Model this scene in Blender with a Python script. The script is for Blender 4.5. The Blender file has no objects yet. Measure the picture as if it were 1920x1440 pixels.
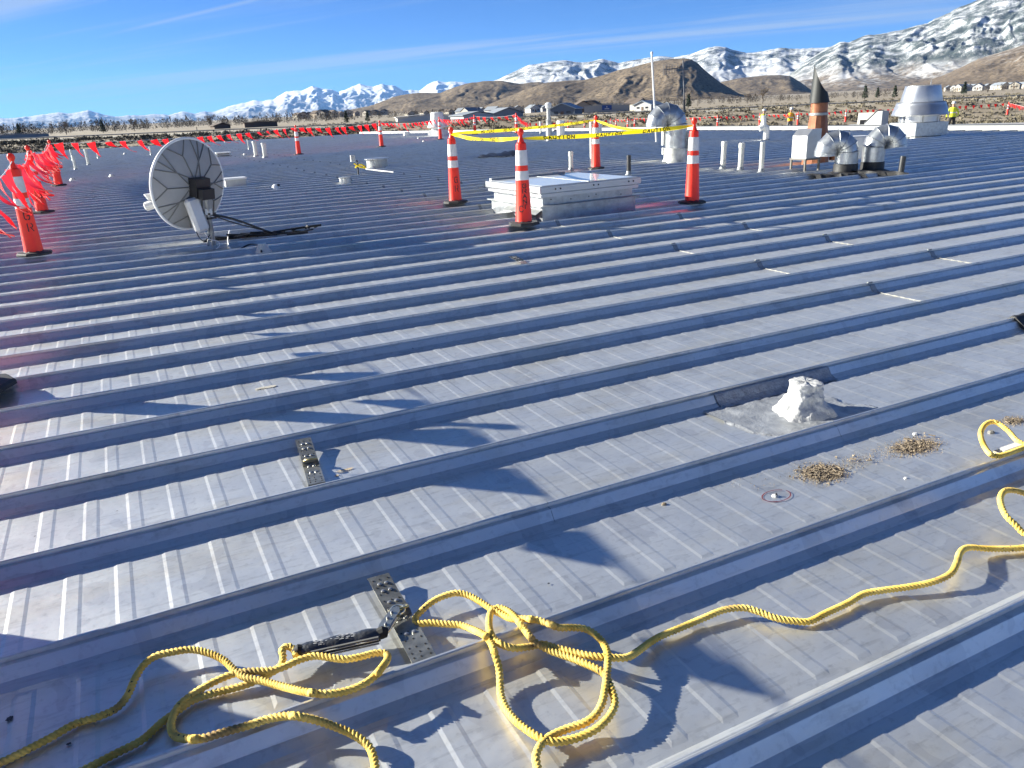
import bpy, math, random
import numpy as np
from mathutils import Vector, Matrix, noise as mnoise
rnd = random.Random(7)
scene = bpy.context.scene
col = scene.collection
PI = math.pi

# ------------------------------------------------------------------ camera
D = 0.61                                   # width of one roof panel
SEAM_H = 0.0686
FPX = 1471.04                              # focal length in pixels of the 1920 px wide photograph
PIT, ROL, YAW = (math.radians(a) for a in (19.2844, -2.7034, 25.7738))
H = 2.2713 * D + SEAM_H                    # eye height above the roof sheet
V0 = 1.7754 * D                            # first seam in front of the camera
Fw = Vector((math.sin(YAW) * math.cos(PIT), math.cos(YAW) * math.cos(PIT), -math.sin(PIT)))
R0 = Vector((math.cos(YAW), -math.sin(YAW), 0))
U0 = R0.cross(Fw)
Rt = R0 * math.cos(ROL) + U0 * math.sin(ROL)
Up = -R0 * math.sin(ROL) + U0 * math.cos(ROL)
CAM = Vector((0, 0, H))
cam_d = bpy.data.cameras.new('camera')
cam = bpy.data.objects.new('camera', cam_d)
col.objects.link(cam)
cam.matrix_world = Matrix(((Rt.x, Up.x, -Fw.x, 0), (Rt.y, Up.y, -Fw.y, 0), (Rt.z, Up.z, -Fw.z, H), (0, 0, 0, 1)))
cam_d.sensor_width = 36
cam_d.lens = FPX / 1920 * 36
cam_d.clip_start = 0.05
cam_d.clip_end = 120000
scene.camera = cam

def ray(x, y):
    return Fw + Rt * ((x - 960) / FPX) - Up * ((y - 720) / FPX)
def P(x, y, h=0.0):                        # photo pixel -> point on the plane z = h
    d = ray(x, y)
    return CAM + d * ((h - H) / d.z)
def Q(x, y, dist):                         # photo pixel -> point at that horizontal distance
    d = ray(x, y)
    return CAM + d * (dist / math.hypot(d.x, d.y))
def horizon(x):
    lo, hi = -900, 1200
    for _ in range(40):
        m = (lo + hi) / 2
        if ray(x, m).z > 0: lo = m
        else: hi = m
    return lo

# ------------------------------------------------------------------ world, sun, exposure
SUN_AZ, SUN_EL = math.radians(-49.8), math.radians(21.0)
SUN = Vector((math.sin(SUN_AZ) * math.cos(SUN_EL), math.cos(SUN_AZ) * math.cos(SUN_EL), math.sin(SUN_EL)))
world = bpy.data.worlds.new('World')
scene.world = world
world.use_nodes = True
wn, wl = world.node_tree.nodes, world.node_tree.links
wn.clear()
def wnode(t, **k):
    n = wn.new(t)
    for a, b in k.items(): setattr(n, a, b)
    return n
w_out = wnode('ShaderNodeOutputWorld')
w_bg = wnode('ShaderNodeBackground')
w_bg.inputs['Strength'].default_value = 0.05
sky = wnode('ShaderNodeTexSky', sky_type='NISHITA')
sky.sun_disc = False
sky.sun_elevation = SUN_EL
sky.sun_rotation = SUN_AZ % (2 * PI)
sky.altitude = 1400
sky.air_density = 0.65
sky.dust_density = 0.0
sky.ozone_density = 2.5
# thin cirrus: noise on a plane high above, stretched along the wind
geo = wnode('ShaderNodeTexCoord')
sep = wnode('ShaderNodeSeparateXYZ')
wl.new(geo.outputs['Generated'], sep.inputs[0])
def wmath(op, a, b=None, clamp=False):
    n = wnode('ShaderNodeMath', operation=op)
    n.use_clamp = clamp
    for i, s in enumerate((a, b)):
        if s is None: continue
        if isinstance(s, (int, float)): n.inputs[i].default_value = s
        else: wl.new(s, n.inputs[i])
    return n.outputs[0]
zz = wmath('MAXIMUM', wmath('ADD', sep.outputs[2], 0.03), 0.02)
CA = math.radians(-32)
def w_axis(cx, cy):
    return wmath('DIVIDE', wmath('ADD', wmath('MULTIPLY', sep.outputs[0], cx), wmath('MULTIPLY', sep.outputs[1], cy)), zz)
along = w_axis(math.sin(CA), math.cos(CA))
across = w_axis(math.cos(CA), -math.sin(CA))
comb = wnode('ShaderNodeCombineXYZ')
wl.new(wmath('MULTIPLY', along, 0.10), comb.inputs[0])
wl.new(wmath('MULTIPLY', across, 0.70), comb.inputs[1])
nz = wnode('ShaderNodeTexNoise')
nz.inputs['Scale'].default_value = 1.0
nz.inputs['Detail'].default_value = 5
nz.inputs['Roughness'].default_value = 0.58
nz.inputs['Distortion'].default_value = 0.35
comb.inputs[2].default_value = 25.9      # which slice of the noise
wl.new(comb.outputs[0], nz.inputs['Vector'])
comb2 = wnode('ShaderNodeCombineXYZ')
wl.new(wmath('MULTIPLY', along, 0.22), comb2.inputs[0])
wl.new(wmath('MULTIPLY', across, 2.2), comb2.inputs[1])
nz2 = wnode('ShaderNodeTexNoise')
nz2.inputs['Scale'].default_value = 1.0
nz2.inputs['Detail'].default_value = 6
wl.new(comb2.outputs[0], nz2.inputs['Vector'])
cl = wnode('ShaderNodeMapRange')
cl.interpolation_type = 'SMOOTHSTEP'
cl.inputs[1].default_value = 0.42
cl.inputs[2].default_value = 0.62
wl.new(wmath('ADD', wmath('MULTIPLY', nz.outputs[0], 0.78), wmath('MULTIPLY', nz2.outputs[0], 0.22)), cl.inputs[0])
# one contrail, a straight line on the same plane
p_a, p_b = (ray(280, 47).normalized(), ray(468, 2).normalized())
q_a, q_b = (Vector((p.x / (p.z + .03), p.y / (p.z + .03))) for p in (p_a, p_b))
tdir = (q_b - q_a); tlen = tdir.length; tdir /= tlen
ct = wmath('SUBTRACT', w_axis(tdir.x, tdir.y), q_a.dot(tdir))
cs = wmath('SUBTRACT', w_axis(tdir.y, -tdir.x), q_a.x * tdir.y - q_a.y * tdir.x)
trail = wmath('SUBTRACT', 1.0, wmath('DIVIDE', wmath('ABSOLUTE', cs), 0.075), clamp=True)
tr_on = wnode('ShaderNodeMapRange')
tr_on.interpolation_type = 'SMOOTHSTEP'
tr_on.inputs[1].default_value = -1.2; tr_on.inputs[2].default_value = 0.3 * tlen
wl.new(ct, tr_on.inputs[0])
tr_off = wnode('ShaderNodeMapRange')
tr_off.interpolation_type = 'SMOOTHSTEP'
tr_off.inputs[1].default_value = tlen * 1.4; tr_off.inputs[2].default_value = tlen * 1.05
wl.new(ct, tr_off.inputs[0])
trail = wmath('MULTIPLY', wmath('MULTIPLY', trail, tr_on.outputs[0]), wmath('MULTIPLY', tr_off.outputs[0], 0.5))
combm = wnode('ShaderNodeCombineXYZ')      # the streaks come in banks with clear sky between
wl.new(wmath('MULTIPLY', along, 0.05), combm.inputs[0])
wl.new(wmath('MULTIPLY', across, 0.17), combm.inputs[1])
combm.inputs[2].default_value = 0.5
nzm = wnode('ShaderNodeTexNoise')
nzm.inputs['Scale'].default_value = 1.0
nzm.inputs['Detail'].default_value = 1.5
wl.new(combm.outputs[0], nzm.inputs['Vector'])
bank = wnode('ShaderNodeMapRange')
bank.interpolation_type = 'SMOOTHSTEP'
bank.inputs[1].default_value = 0.47; bank.inputs[2].default_value = 0.62
wl.new(nzm.outputs[0], bank.inputs[0])
low = wnode('ShaderNodeMapRange')          # no cloud below the horizon
low.inputs[1].default_value = 0.0; low.inputs[2].default_value = 0.07
wl.new(sep.outputs[2], low.inputs[0])
cover = wmath('MULTIPLY', wmath('MINIMUM', wmath('ADD', wmath('MULTIPLY', wmath('MULTIPLY', cl.outputs[0], bank.outputs[0]), 0.72), trail), 0.8), low.outputs[0])
mixc = wnode('ShaderNodeMix', data_type='RGBA')
wl.new(cover, mixc.inputs['Factor'])
sky_tint = wnode('ShaderNodeMix', data_type='RGBA', blend_type='MULTIPLY')   # white balance for the low sun, also dims the sky for deeper shade
sky_tint.inputs['Factor'].default_value = 1.0
wl.new(sky.outputs[0], sky_tint.inputs[6])
sky_tint.inputs[7].default_value = (0.27, 0.49, 0.80, 1)
wl.new(sky_tint.outputs[2], mixc.inputs[6])
mixc.inputs[7].default_value = (2.5, 3.1, 4.0, 1)
wl.new(mixc.outputs[2], w_bg.inputs['Color'])
wl.new(w_bg.outputs[0], w_out.inputs['Surface'])

sun_d = bpy.data.lights.new('sun', 'SUN')
sun_d.energy = 5.0
sun_d.angle = math.radians(0.53)
sun_d.color = (1.0, 0.975, 0.86)
sun = bpy.data.objects.new('sun', sun_d)
col.objects.link(sun)
sun.rotation_euler = (-SUN).to_track_quat('-Z', 'Y').to_euler()
sun.location = (-20, 20, 30)
scene.view_settings.view_transform = 'Standard'
scene.view_settings.look = 'None'
scene.view_settings.gamma = 1
scene.view_settings.use_curve_mapping = False
scene.view_settings.exposure = 1.8
scene.render.engine = 'CYCLES'
scene.cycles.max_bounces = 8
scene.cycles.volume_bounces = 0
scene.cycles.use_denoising = True

# ------------------------------------------------------------------ materials
MATS = {}
def M(name, base=(.5, .5, .5), rough=.5, metal=0., var=.12, scale=6., bump=0., bscale=40., base2=None, spec=.5, trans=0., coat=0.):
    if name in MATS: return MATS[name]
    m = bpy.data.materials.new(name); m.use_nodes = True
    n, l = m.node_tree.nodes, m.node_tree.links
    b = n['Principled BSDF']
    tc = n.new('ShaderNodeTexCoord')
    nt = n.new('ShaderNodeTexNoise'); nt.inputs['Scale'].default_value = scale; nt.inputs['Detail'].default_value = 6
    nt.inputs['Roughness'].default_value = .62
    l.new(tc.outputs['Object'], nt.inputs['Vector'])
    rp = n.new('ShaderNodeValToRGB')
    b2 = base2 or tuple(min(1, c * (1 + var)) for c in base)
    b1 = base if base2 else tuple(c * (1 - var) for c in base)
    rp.color_ramp.elements[0].position = .33; rp.color_ramp.elements[1].position = .67
    rp.color_ramp.elements[0].color = (*b1, 1); rp.color_ramp.elements[1].color = (*b2, 1)
    l.new(nt.outputs[0], rp.inputs[0]); l.new(rp.outputs[0], b.inputs['Base Color'])
    mr = n.new('ShaderNodeMapRange'); mr.inputs[3].default_value = max(.02, rough - .08); mr.inputs[4].default_value = min(1, rough + .08)
    l.new(nt.outputs[0], mr.inputs[0]); l.new(mr.outputs[0], b.inputs['Roughness'])
    b.inputs['Metallic'].default_value = metal
    b.inputs['Specular IOR Level'].default_value = spec
    b.inputs['Coat Weight'].default_value = coat
    if bump:
        nb = n.new('ShaderNodeTexNoise'); nb.inputs['Scale'].default_value = bscale; nb.inputs['Detail'].default_value = 5
        l.new(tc.outputs['Object'], nb.inputs['Vector'])
        bp = n.new('ShaderNodeBump'); bp.inputs['Strength'].default_value = bump; bp.inputs['Distance'].default_value = .01
        l.new(nb.outputs[0], bp.inputs['Height']); l.new(bp.outputs[0], b.inputs['Normal'])
    if trans:
        tr = n.new('ShaderNodeBsdfTranslucent'); l.new(rp.outputs[0], tr.inputs['Color'])
        mx = n.new('ShaderNodeMixShader'); mx.inputs[0].default_value = trans
        l.new(b.outputs[0], mx.inputs[1]); l.new(tr.outputs[0], mx.inputs[2])
        l.new(mx.outputs[0], n['Material Output'].inputs['Surface'])
    MATS[name] = m
    return m

def roof_material():
    m = bpy.data.materials.new('roof_metal'); m.use_nodes = True
    n, l = m.node_tree.nodes, m.node_tree.links
    b = n['Principled BSDF']
    g = n.new('ShaderNodeNewGeometry')
    def nt(scale, det=6, stretch=None, rough=.6):
        t = n.new('ShaderNodeTexNoise'); t.inputs['Scale'].default_value = scale; t.inputs['Detail'].default_value = det
        t.inputs['Roughness'].default_value = rough
        if stretch:
            mp = n.new('ShaderNodeMapping'); mp.inputs['Scale'].default_value = stretch
            l.new(g.outputs['Position'], mp.inputs[0]); l.new(mp.outputs[0], t.inputs['Vector'])
        else: l.new(g.outputs['Position'], t.inputs['Vector'])
        return t.outputs[0]
    def ramp(src, p0, p1, c0, c1):
        r = n.new('ShaderNodeValToRGB')
        r.color_ramp.elements[0].position = p0; r.color_ramp.elements[1].position = p1
        r.color_ramp.elements[0].color = (*c0, 1); r.color_ramp.elements[1].color = (*c1, 1)
        l.new(src, r.inputs[0]); return r.outputs[0]
    def mix(f, a, bb, mode='MIX'):
        x = n.new('ShaderNodeMix'); x.data_type = 'RGBA'; x.blend_type = mode
        if isinstance(f, float): x.inputs[0].default_value = f
        else: l.new(f, x.inputs[0])
        l.new(a, x.inputs[6]); l.new(bb, x.inputs[7]); return x.outputs[2]
    c = ramp(nt(2.2), .3, .7, (.63, .64, .635), (.72, .725, .715))
    dust = ramp(nt(1.1, 7, (1, 3.2, 1)), .5, .72, (0, 0, 0), (1, 1, 1))
    dustc = n.new('ShaderNodeRGB'); dustc.outputs[0].default_value = (.62, .56, .43, 1)
    dm = n.new('ShaderNodeMath'); dm.operation = 'MULTIPLY'; dm.inputs[1].default_value = .55
    l.new(dust, dm.inputs[0]); c = mix(dm.outputs[0], c, dustc.outputs[0])
    spk = ramp(nt(38, 4), .3, .46, (.86, .86, .86), (1, 1, 1))
    c = mix(1.0, c, spk, 'MULTIPLY')
    scr = ramp(nt(26, 3, (.25, 1.6, 1)), .36, .44, (.88, .88, .88), (1, 1, 1))
    c = mix(1.0, c, scr, 'MULTIPLY')
    wat = ramp(nt(3.1, 2, (1.6, 1, 1)), .60, .605, (1, 1, 1), (.90, .90, .91))
    c = mix(1.0, c, wat, 'MULTIPLY')
    fly = ramp(nt(17, 1), .14, .165, (.35, .33, .30), (1, 1, 1))
    c = mix(1.0, c, fly, 'MULTIPLY')
    l.new(c, b.inputs['Base Color'])
    mr = n.new('ShaderNodeMapRange'); mr.inputs[3].default_value = .38; mr.inputs[4].default_value = .52
    l.new(nt(5), mr.inputs[0]); l.new(mr.outputs[0], b.inputs['Roughness'])
    b.inputs['Metallic'].default_value = .84
    bp = n.new('ShaderNodeBump'); bp.inputs['Strength'].default_value = .45; bp.inputs['Distance'].default_value = .010
    ad = n.new('ShaderNodeMath'); ad.operation = 'MULTIPLY_ADD'; ad.inputs[1].default_value = .05
    l.new(nt(60, 3), ad.inputs[0]); l.new(nt(4.2, 3, (1, 1.8, 1)), ad.inputs[2])
    l.new(ad.outputs[0], bp.inputs['Height']); l.new(bp.outputs[0], b.inputs['Normal'])
    return m
ROOF = roof_material()
GALV = M('galvanised', (.36, .375, .385), .36, .8, .22, 9, .15, 60)
GALV2 = M('galvanised_dull', (.30, .31, .31), .5, .5, .25, 5, .2, 30)
STEEL = M('stainless', (.40, .40, .40), .33, .8, .12, 4)
ALU = M('aluminium', (.44, .445, .455), .36, .85, .08, 3)
ZINC = M('zinc_plate', (.23, .225, .20), .4, .8, .3, 22, .1, 80)
ORANGE = M('cone_orange', (.84, .032, .010), .42, 0, .08, 5, .05, 60, trans=.12)
BANDW = M('cone_band', (.58, .58, .58), .45, 0, .10, 14, .1, 90)
RUBBER = M('black_rubber', (.022, .022, .023), .62, 0, .4, 9, .2, 50)
INK = M('marker_ink', (.012, .012, .014), .6)
RED = M('pennant_red', (.84, .015, .018), .42, 0, .08, 12, trans=.35)
CORD = M('white_cord', (.76, .74, .72), .7, 0, .1, 30)
TAPE = M('caution_tape', (.90, .72, .01), .35, 0, .06, 10, trans=.25)
PVC = M('pvc_white', (.50, .50, .46), .42, 0, .08, 6)
PVCB = M('pvc_black', (.02, .02, .021), .45)
WHITE = M('white_paint', (.56, .56, .55), .42, 0, .06, 5)
GREYP = M('grey_paint', (.34, .345, .34), .5, 0, .1, 5)
BLACKP = M('black_plastic', (.012, .012, .014), .4)
TAR = M('tar', (.016, .015, .015), .55, 0, .4, 12, .5, 40)
COPPER = M('oxidised_copper', (.16, .055, .025), .5, .5, .3, 4, .15, 30, base2=(.30, .12, .06))
DARKC = M('dark_cap', (.010, .012, .012), .6, .0, .3, 6)

# ------------------------------------------------------------------ mesh builder
class MB:
    def __init__(s): s.v = []; s.f = []
    def add(s, vs, fs):
        o = len(s.v); s.v += [tuple(p) for p in vs]; s.f += [tuple(i + o for i in f) for f in fs]
    def box(s, c, d, rz=0., M3=None):
        x, y, z = (a / 2 for a in d); c = Vector(c)
        R = M3 or Matrix.Rotation(rz, 3, 'Z')
        vs = [c + R @ Vector((sx * x, sy * y, sz * z)) for sz in (-1, 1) for sx, sy in ((-1, -1), (1, -1), (1, 1), (-1, 1))]
        s.add(vs, [(3, 2, 1, 0), (4, 5, 6, 7), (0, 1, 5, 4), (1, 2, 6, 5), (2, 3, 7, 6), (3, 0, 4, 7)])
    def bbox(s, c, d, b, rz=0.):            # box with bevelled vertical and top edges
        x, y = d[0] / 2, d[1] / 2; R = Matrix.Rotation(rz, 3, 'Z'); c = Vector(c)
        z0, z1 = -d[2] / 2, d[2] / 2
        def ring(ix, z): return [(x - ix, -y + b), (x - ix, y - b), (x - b, y - ix), (-x + b, y - ix), (-x + ix, y - b), (-x + ix, -y + b), (-x + b, -y + ix), (x - b, -y + ix)], z
        rings = [ring(0, z0), ring(0, z1 - b), ring(b * .9, z1)]
        vs = [c + R @ Vector((px, py, z)) for r, z in rings for px, py in r]
        fs = [(7, 6, 5, 4, 3, 2, 1, 0), tuple(16 + i for i in range(8))]
        for k in (0, 8):
            fs += [(k + i, k + (i + 1) % 8, k + 8 + (i + 1) % 8, k + 8 + i) for i in range(8)]
        s.add(vs, fs)
    def lathe(s, prof, n=24, c=(0, 0, 0), cap0=True, cap1=True, R=None, sx=1., sy=1.):
        c = Vector(c); vs = []; fs = []
        for r, z in prof:
            for i in range(n):
                a = 2 * PI * i / n
                p = Vector((r * math.cos(a) * sx, r * math.sin(a) * sy, z))
                vs.append(c + (R @ p if R else p))
        for k in range(len(prof) - 1):
            fs += [(k * n + i, k * n + (i + 1) % n, (k + 1) * n + (i + 1) % n, (k + 1) * n + i) for i in range(n)]
        if cap0: fs.append(tuple(range(n - 1, -1, -1)))
        if cap1: fs.append(tuple((len(prof) - 1) * n + i for i in range(n)))
        s.add(vs, fs)
    def tube(s, path, r, n=8, caps=True, lobes=0, lay=.03, depth=.0, start=0.):
        path = [Vector(p) for p in path]; m = len(path)
        T = [(path[min(i + 1, m - 1)] - path[max(i - 1, 0)]).normalized() for i in range(m)]
        ref = Vector((0, 0, 1)) if abs(T[0].z) < .9 else Vector((1, 0, 0))
        N = T[0].cross(ref).normalized(); vs = []; fs = []; L = start
        for i in range(m):
            if i:
                N = (N - T[i] * N.dot(T[i])).normalized(); L += (path[i] - path[i - 1]).length
            B = T[i].cross(N)
            rr = r[i] if isinstance(r, (list, tuple)) else r
            for k in range(n):
                a = 2 * PI * k / n
                q = rr * (1 - depth + depth * abs(math.cos(lobes / 2 * (a - 2 * PI * L / lay)))) if lobes else rr
                vs.append(path[i] + (N * math.cos(a) + B * math.sin(a)) * q)
        for i in range(m - 1):
            fs += [(i * n + k, i * n + (k + 1) % n, (i + 1) * n + (k + 1) % n, (i + 1) * n + k) for k in range(n)]
        if caps: fs += [tuple(range(n - 1, -1, -1)), tuple((m - 1) * n + k for k in range(n))]
        s.add(vs, fs)
    def grid(s, rows):
        n = len(rows[0]); vs = [p for r in rows for p in r]
        s.add(vs, [(i * n + j, i * n + j + 1, (i + 1) * n + j + 1, (i + 1) * n + j) for i in range(len(rows) - 1) for j in range(n - 1)])
    def extrude(s, poly, a, b):              # closed outline (list of 3-vectors) swept from offset a to offset b
        n = len(poly); a = Vector(a); b = Vector(b)
        s.add([Vector(p) + a for p in poly] + [Vector(p) + b for p in poly],
              [tuple(range(n - 1, -1, -1)), tuple(range(n, 2 * n))] + [(i, (i + 1) % n, n + (i + 1) % n, n + i) for i in range(n)])
    def mesh(s, name, sharp=35):
        me = bpy.data.meshes.new(name); me.from_pydata([tuple(p) for p in s.v], [], s.f)
        me.polygons.foreach_set('use_smooth', [True] * len(me.polygons))
        me.set_sharp_from_angle(angle=math.radians(sharp)); me.update()
        return me
    def build(s, name, mat, parent=None, sharp=35):
        me = s.mesh(name, sharp); me.materials.append(mat)
        return link(name, me, parent)
def link(name, me, parent=None, loc=None):
    o = bpy.data.objects.new(name, me); col.objects.link(o)
    if parent: o.parent = parent
    if loc is not None: o.location = loc
    return o
def tag(o, label, cat=None, group=None, kind=None):
    o['label'] = label
    if cat: o['category'] = cat
    if group: o['group'] = group
    if kind: o['kind'] = kind
    return o
def thing(name, label, cat, loc=(0, 0, 0), rz=0., group=None):
    o = bpy.data.objects.new(name, None); col.objects.link(o)
    o.empty_display_size = .1; o.location = loc; o.rotation_euler = (0, 0, rz)
    return tag(o, label, cat, group)
def dup(root, loc, rz=0., label=None, group=None, scale=None):
    r = root.copy(); col.objects.link(r); r.location = loc; r.rotation_euler = (0, 0, rz)
    if label: r['label'] = label
    if group: r['group'] = group
    if scale: r.scale = (scale,) * 3
    for ch in [c for c in root.children]:
        c = ch.copy(); col.objects.link(c); c.parent = r
        for g in [x for x in ch.children]:
            d = g.copy(); col.objects.link(d); d.parent = c
    return r
def structure(o): o['kind'] = 'structure'; return o
def facing(p):                                # rotation about z that turns local -y towards the camera
    return math.atan2(p[0], -p[1]) + PI if False else math.atan2(-p[0], p[1])
def fillet(pts, n=6):                         # Catmull-Rom through the points
    pts = [Vector(p) for p in pts]; out = []
    e = [pts[0] * 2 - pts[1]] + pts + [pts[-1] * 2 - pts[-2]]
    for i in range(1, len(e) - 2):
        a, b, c, d = e[i - 1:i + 3]
        for k in range(n):
            t = k / n
            out.append(.5 * ((2 * b) + (c - a) * t + (2 * a - 5 * b + 4 * c - d) * t * t + (3 * b - a - 3 * c + d) * t ** 3))
    return out + [pts[-1]]

# stroke lettering
GLYPH = {'G': [[(1, .82), (.78, 1), (.2, 1), (0, .8), (0, .2), (.2, 0), (.8, 0), (1, .2), (1, .5), (.6, .5)]],
         'R': [[(0, 0), (0, 1), (.8, 1), (1, .82), (1, .66), (.8, .5), (0, .5)], [(.5, .5), (1, 0)]],
         'A': [[(0, 0), (.5, 1), (1, 0)], [(.2, .38), (.8, .38)]], 'N': [[(0, 0), (0, 1), (1, 0), (1, 1)]],
         'T': [[(0, 1), (1, 1)], [(.5, 1), (.5, 0)]], 'I': [[(.5, 0), (.5, 1)]],
         'C': [[(1, .82), (.78, 1), (.2, 1), (0, .8), (0, .2), (.2, 0), (.8, 0), (1, .18)]],
         'U': [[(0, 1), (0, .2), (.2, 0), (.8, 0), (1, .2), (1, 1)]],
         'O': [[(.2, 0), (0, .2), (0, .8), (.2, 1), (.8, 1), (1, .8), (1, .2), (.8, 0), (.2, 0)]]}
def strokes(mb, ch, fn, x0, y0, w, h, t):
    for line in GLYPH[ch]:
        for (ax, ay), (bx, by) in zip(line, line[1:]):
            a = Vector((x0 + ax * w, y0 + ay * h)); b = Vector((x0 + bx * w, y0 + by * h))
            d = (b - a); L = d.length; d /= L; n = Vector((-d.y, d.x)) * t / 2; a -= d * t / 2; b += d * t / 2
            k = max(1, int(L / .03)); rows = []
            for i in range(k + 1):
                c = a.lerp(b, i / k); rows.append([fn(*(c - n)), fn(*(c + n))])
            mb.grid(rows)

# ------------------------------------------------------------------ fractal noise on arrays
_pr = np.random.RandomState(11); _tab = _pr.rand(256, 256) * 2 - 1
def vnoise(x, y):
    xi = np.floor(x).astype(int); yi = np.floor(y).astype(int); fx = x - xi; fy = y - yi
    fx = fx * fx * (3 - 2 * fx); fy = fy * fy * (3 - 2 * fy)
    g = lambda a, b: _tab[a & 255, b & 255]
    return (g(xi, yi) * (1 - fx) + g(xi + 1, yi) * fx) * (1 - fy) + (g(xi, yi + 1) * (1 - fx) + g(xi + 1, yi + 1) * fx) * fy
def fbm(x, y, o=5, ridged=False):
    s = 0; a = 1; t = 0
    for k in range(o):
        n = vnoise(x + 17.3 * k, y - 9.1 * k)
        s = s + a * ((1 - np.abs(n) * 2) if ridged else n); t += a; a *= .52; x = x * 2.03; y = y * 2.03
    return s / t

# ================================================================== SETTING
# ------------------------------------------------------------------ ground and road
RN = Vector((.535, .845)); RD = Vector((.845, -.535)); ROAD0 = 198.0
def gz(x, y):
    dl = RN.x * x + RN.y * y; al = RD.x * x + RD.y * y
    t = np.clip((dl - 168) / 27., 0, 1); t = t * t * (3 - 2 * t)
    far = np.clip(dl - 214, 0, 9000)
    left = np.clip(-(al - 40) / 260., -.2, 1.6)
    return -5.2 + t * (3.95 + .75 * left) + far * .0006 + np.clip(far - 1500, 0, None) * .004
def make_ground():
    rs = np.concatenate([np.linspace(4, 160, 14), np.linspace(164, 216, 27), np.geomspace(225, 70000, 46)])
    az = np.radians(np.linspace(-180, 180, 361))
    A, Rr = np.meshgrid(az, rs); X = Rr * np.sin(A); Y = Rr * np.cos(A)
    Z = gz(X, Y) + fbm(X / 23, Y / 23, 4) * .35 * np.clip(Rr / 60, 0, 1) - np.where(Rr < 150, 0, 0)
    Z = np.where(Rr > 20000, Z - (Rr - 20000) * .004, Z)
    dl = RN.x * X + RN.y * Y
    flat = np.clip(1 - np.abs(dl - 206) / 14, 0, 1) > 0
    Z = np.where(flat & (np.abs(dl - 206) < 9), gz(X, Y), Z)
    mb = MB(); mb.grid([[(X[i, j], Y[i, j], Z[i, j]) for j in range(len(az))] for i in range(len(rs))])
    m = M('desert_ground', (.17, .135, .095), .95, 0, .3, .05, base2=(.30, .25, .18))
    return structure(mb.build('ground', m, None, 180))
make_ground()
mb = MB(); rows = []
for k in range(-60, 90):
    a = k * 12.0; r = []
    for off in (-7.5, -6.9, 6.9, 7.5):
        p = RN * (206 + off) + RD * a; r.append((p.x, p.y, float(gz(p.x, p.y)) + (.14 if abs(off) < 7 else -.12)))
    rows.append(r)
mb.grid(rows)
structure(mb.build('road', M('pale_road', (.34, .315, .26), .9, 0, .1, .2), None, 180))
# guard rail along the near edge of the road
gr = thing('guard_rail', 'long low steel guard rail along the pale road behind the roof', 'guard rail', (0, 0, 0))
rail = MB(); pts = [(RN * 198.9 + RD * (k * 12.)) for k in range(-30, 60)]
prof = [(-.03, .55), (.05, .6), (-.02, .68), (.05, .76), (-.03, .82)]
rail.grid([[(p.x - RN.x * o, p.y - RN.y * o, float(gz(p.x, p.y)) + h) for o, h in prof] for p in pts])
rail.build('rail', GALV2, gr)
pm = MB(); pm.box((0, 0, .35), (.16, .16, .9)); pme = pm.mesh('post'); pme.materials.append(M('post_wood', (.16, .13, .10), .9))
for k in range(-10, 44, 2):
    p = RN * 199.1 + RD * (k * 6.); link('post', pme, gr, (p.x, p.y, float(gz(p.x, p.y))))

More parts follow.
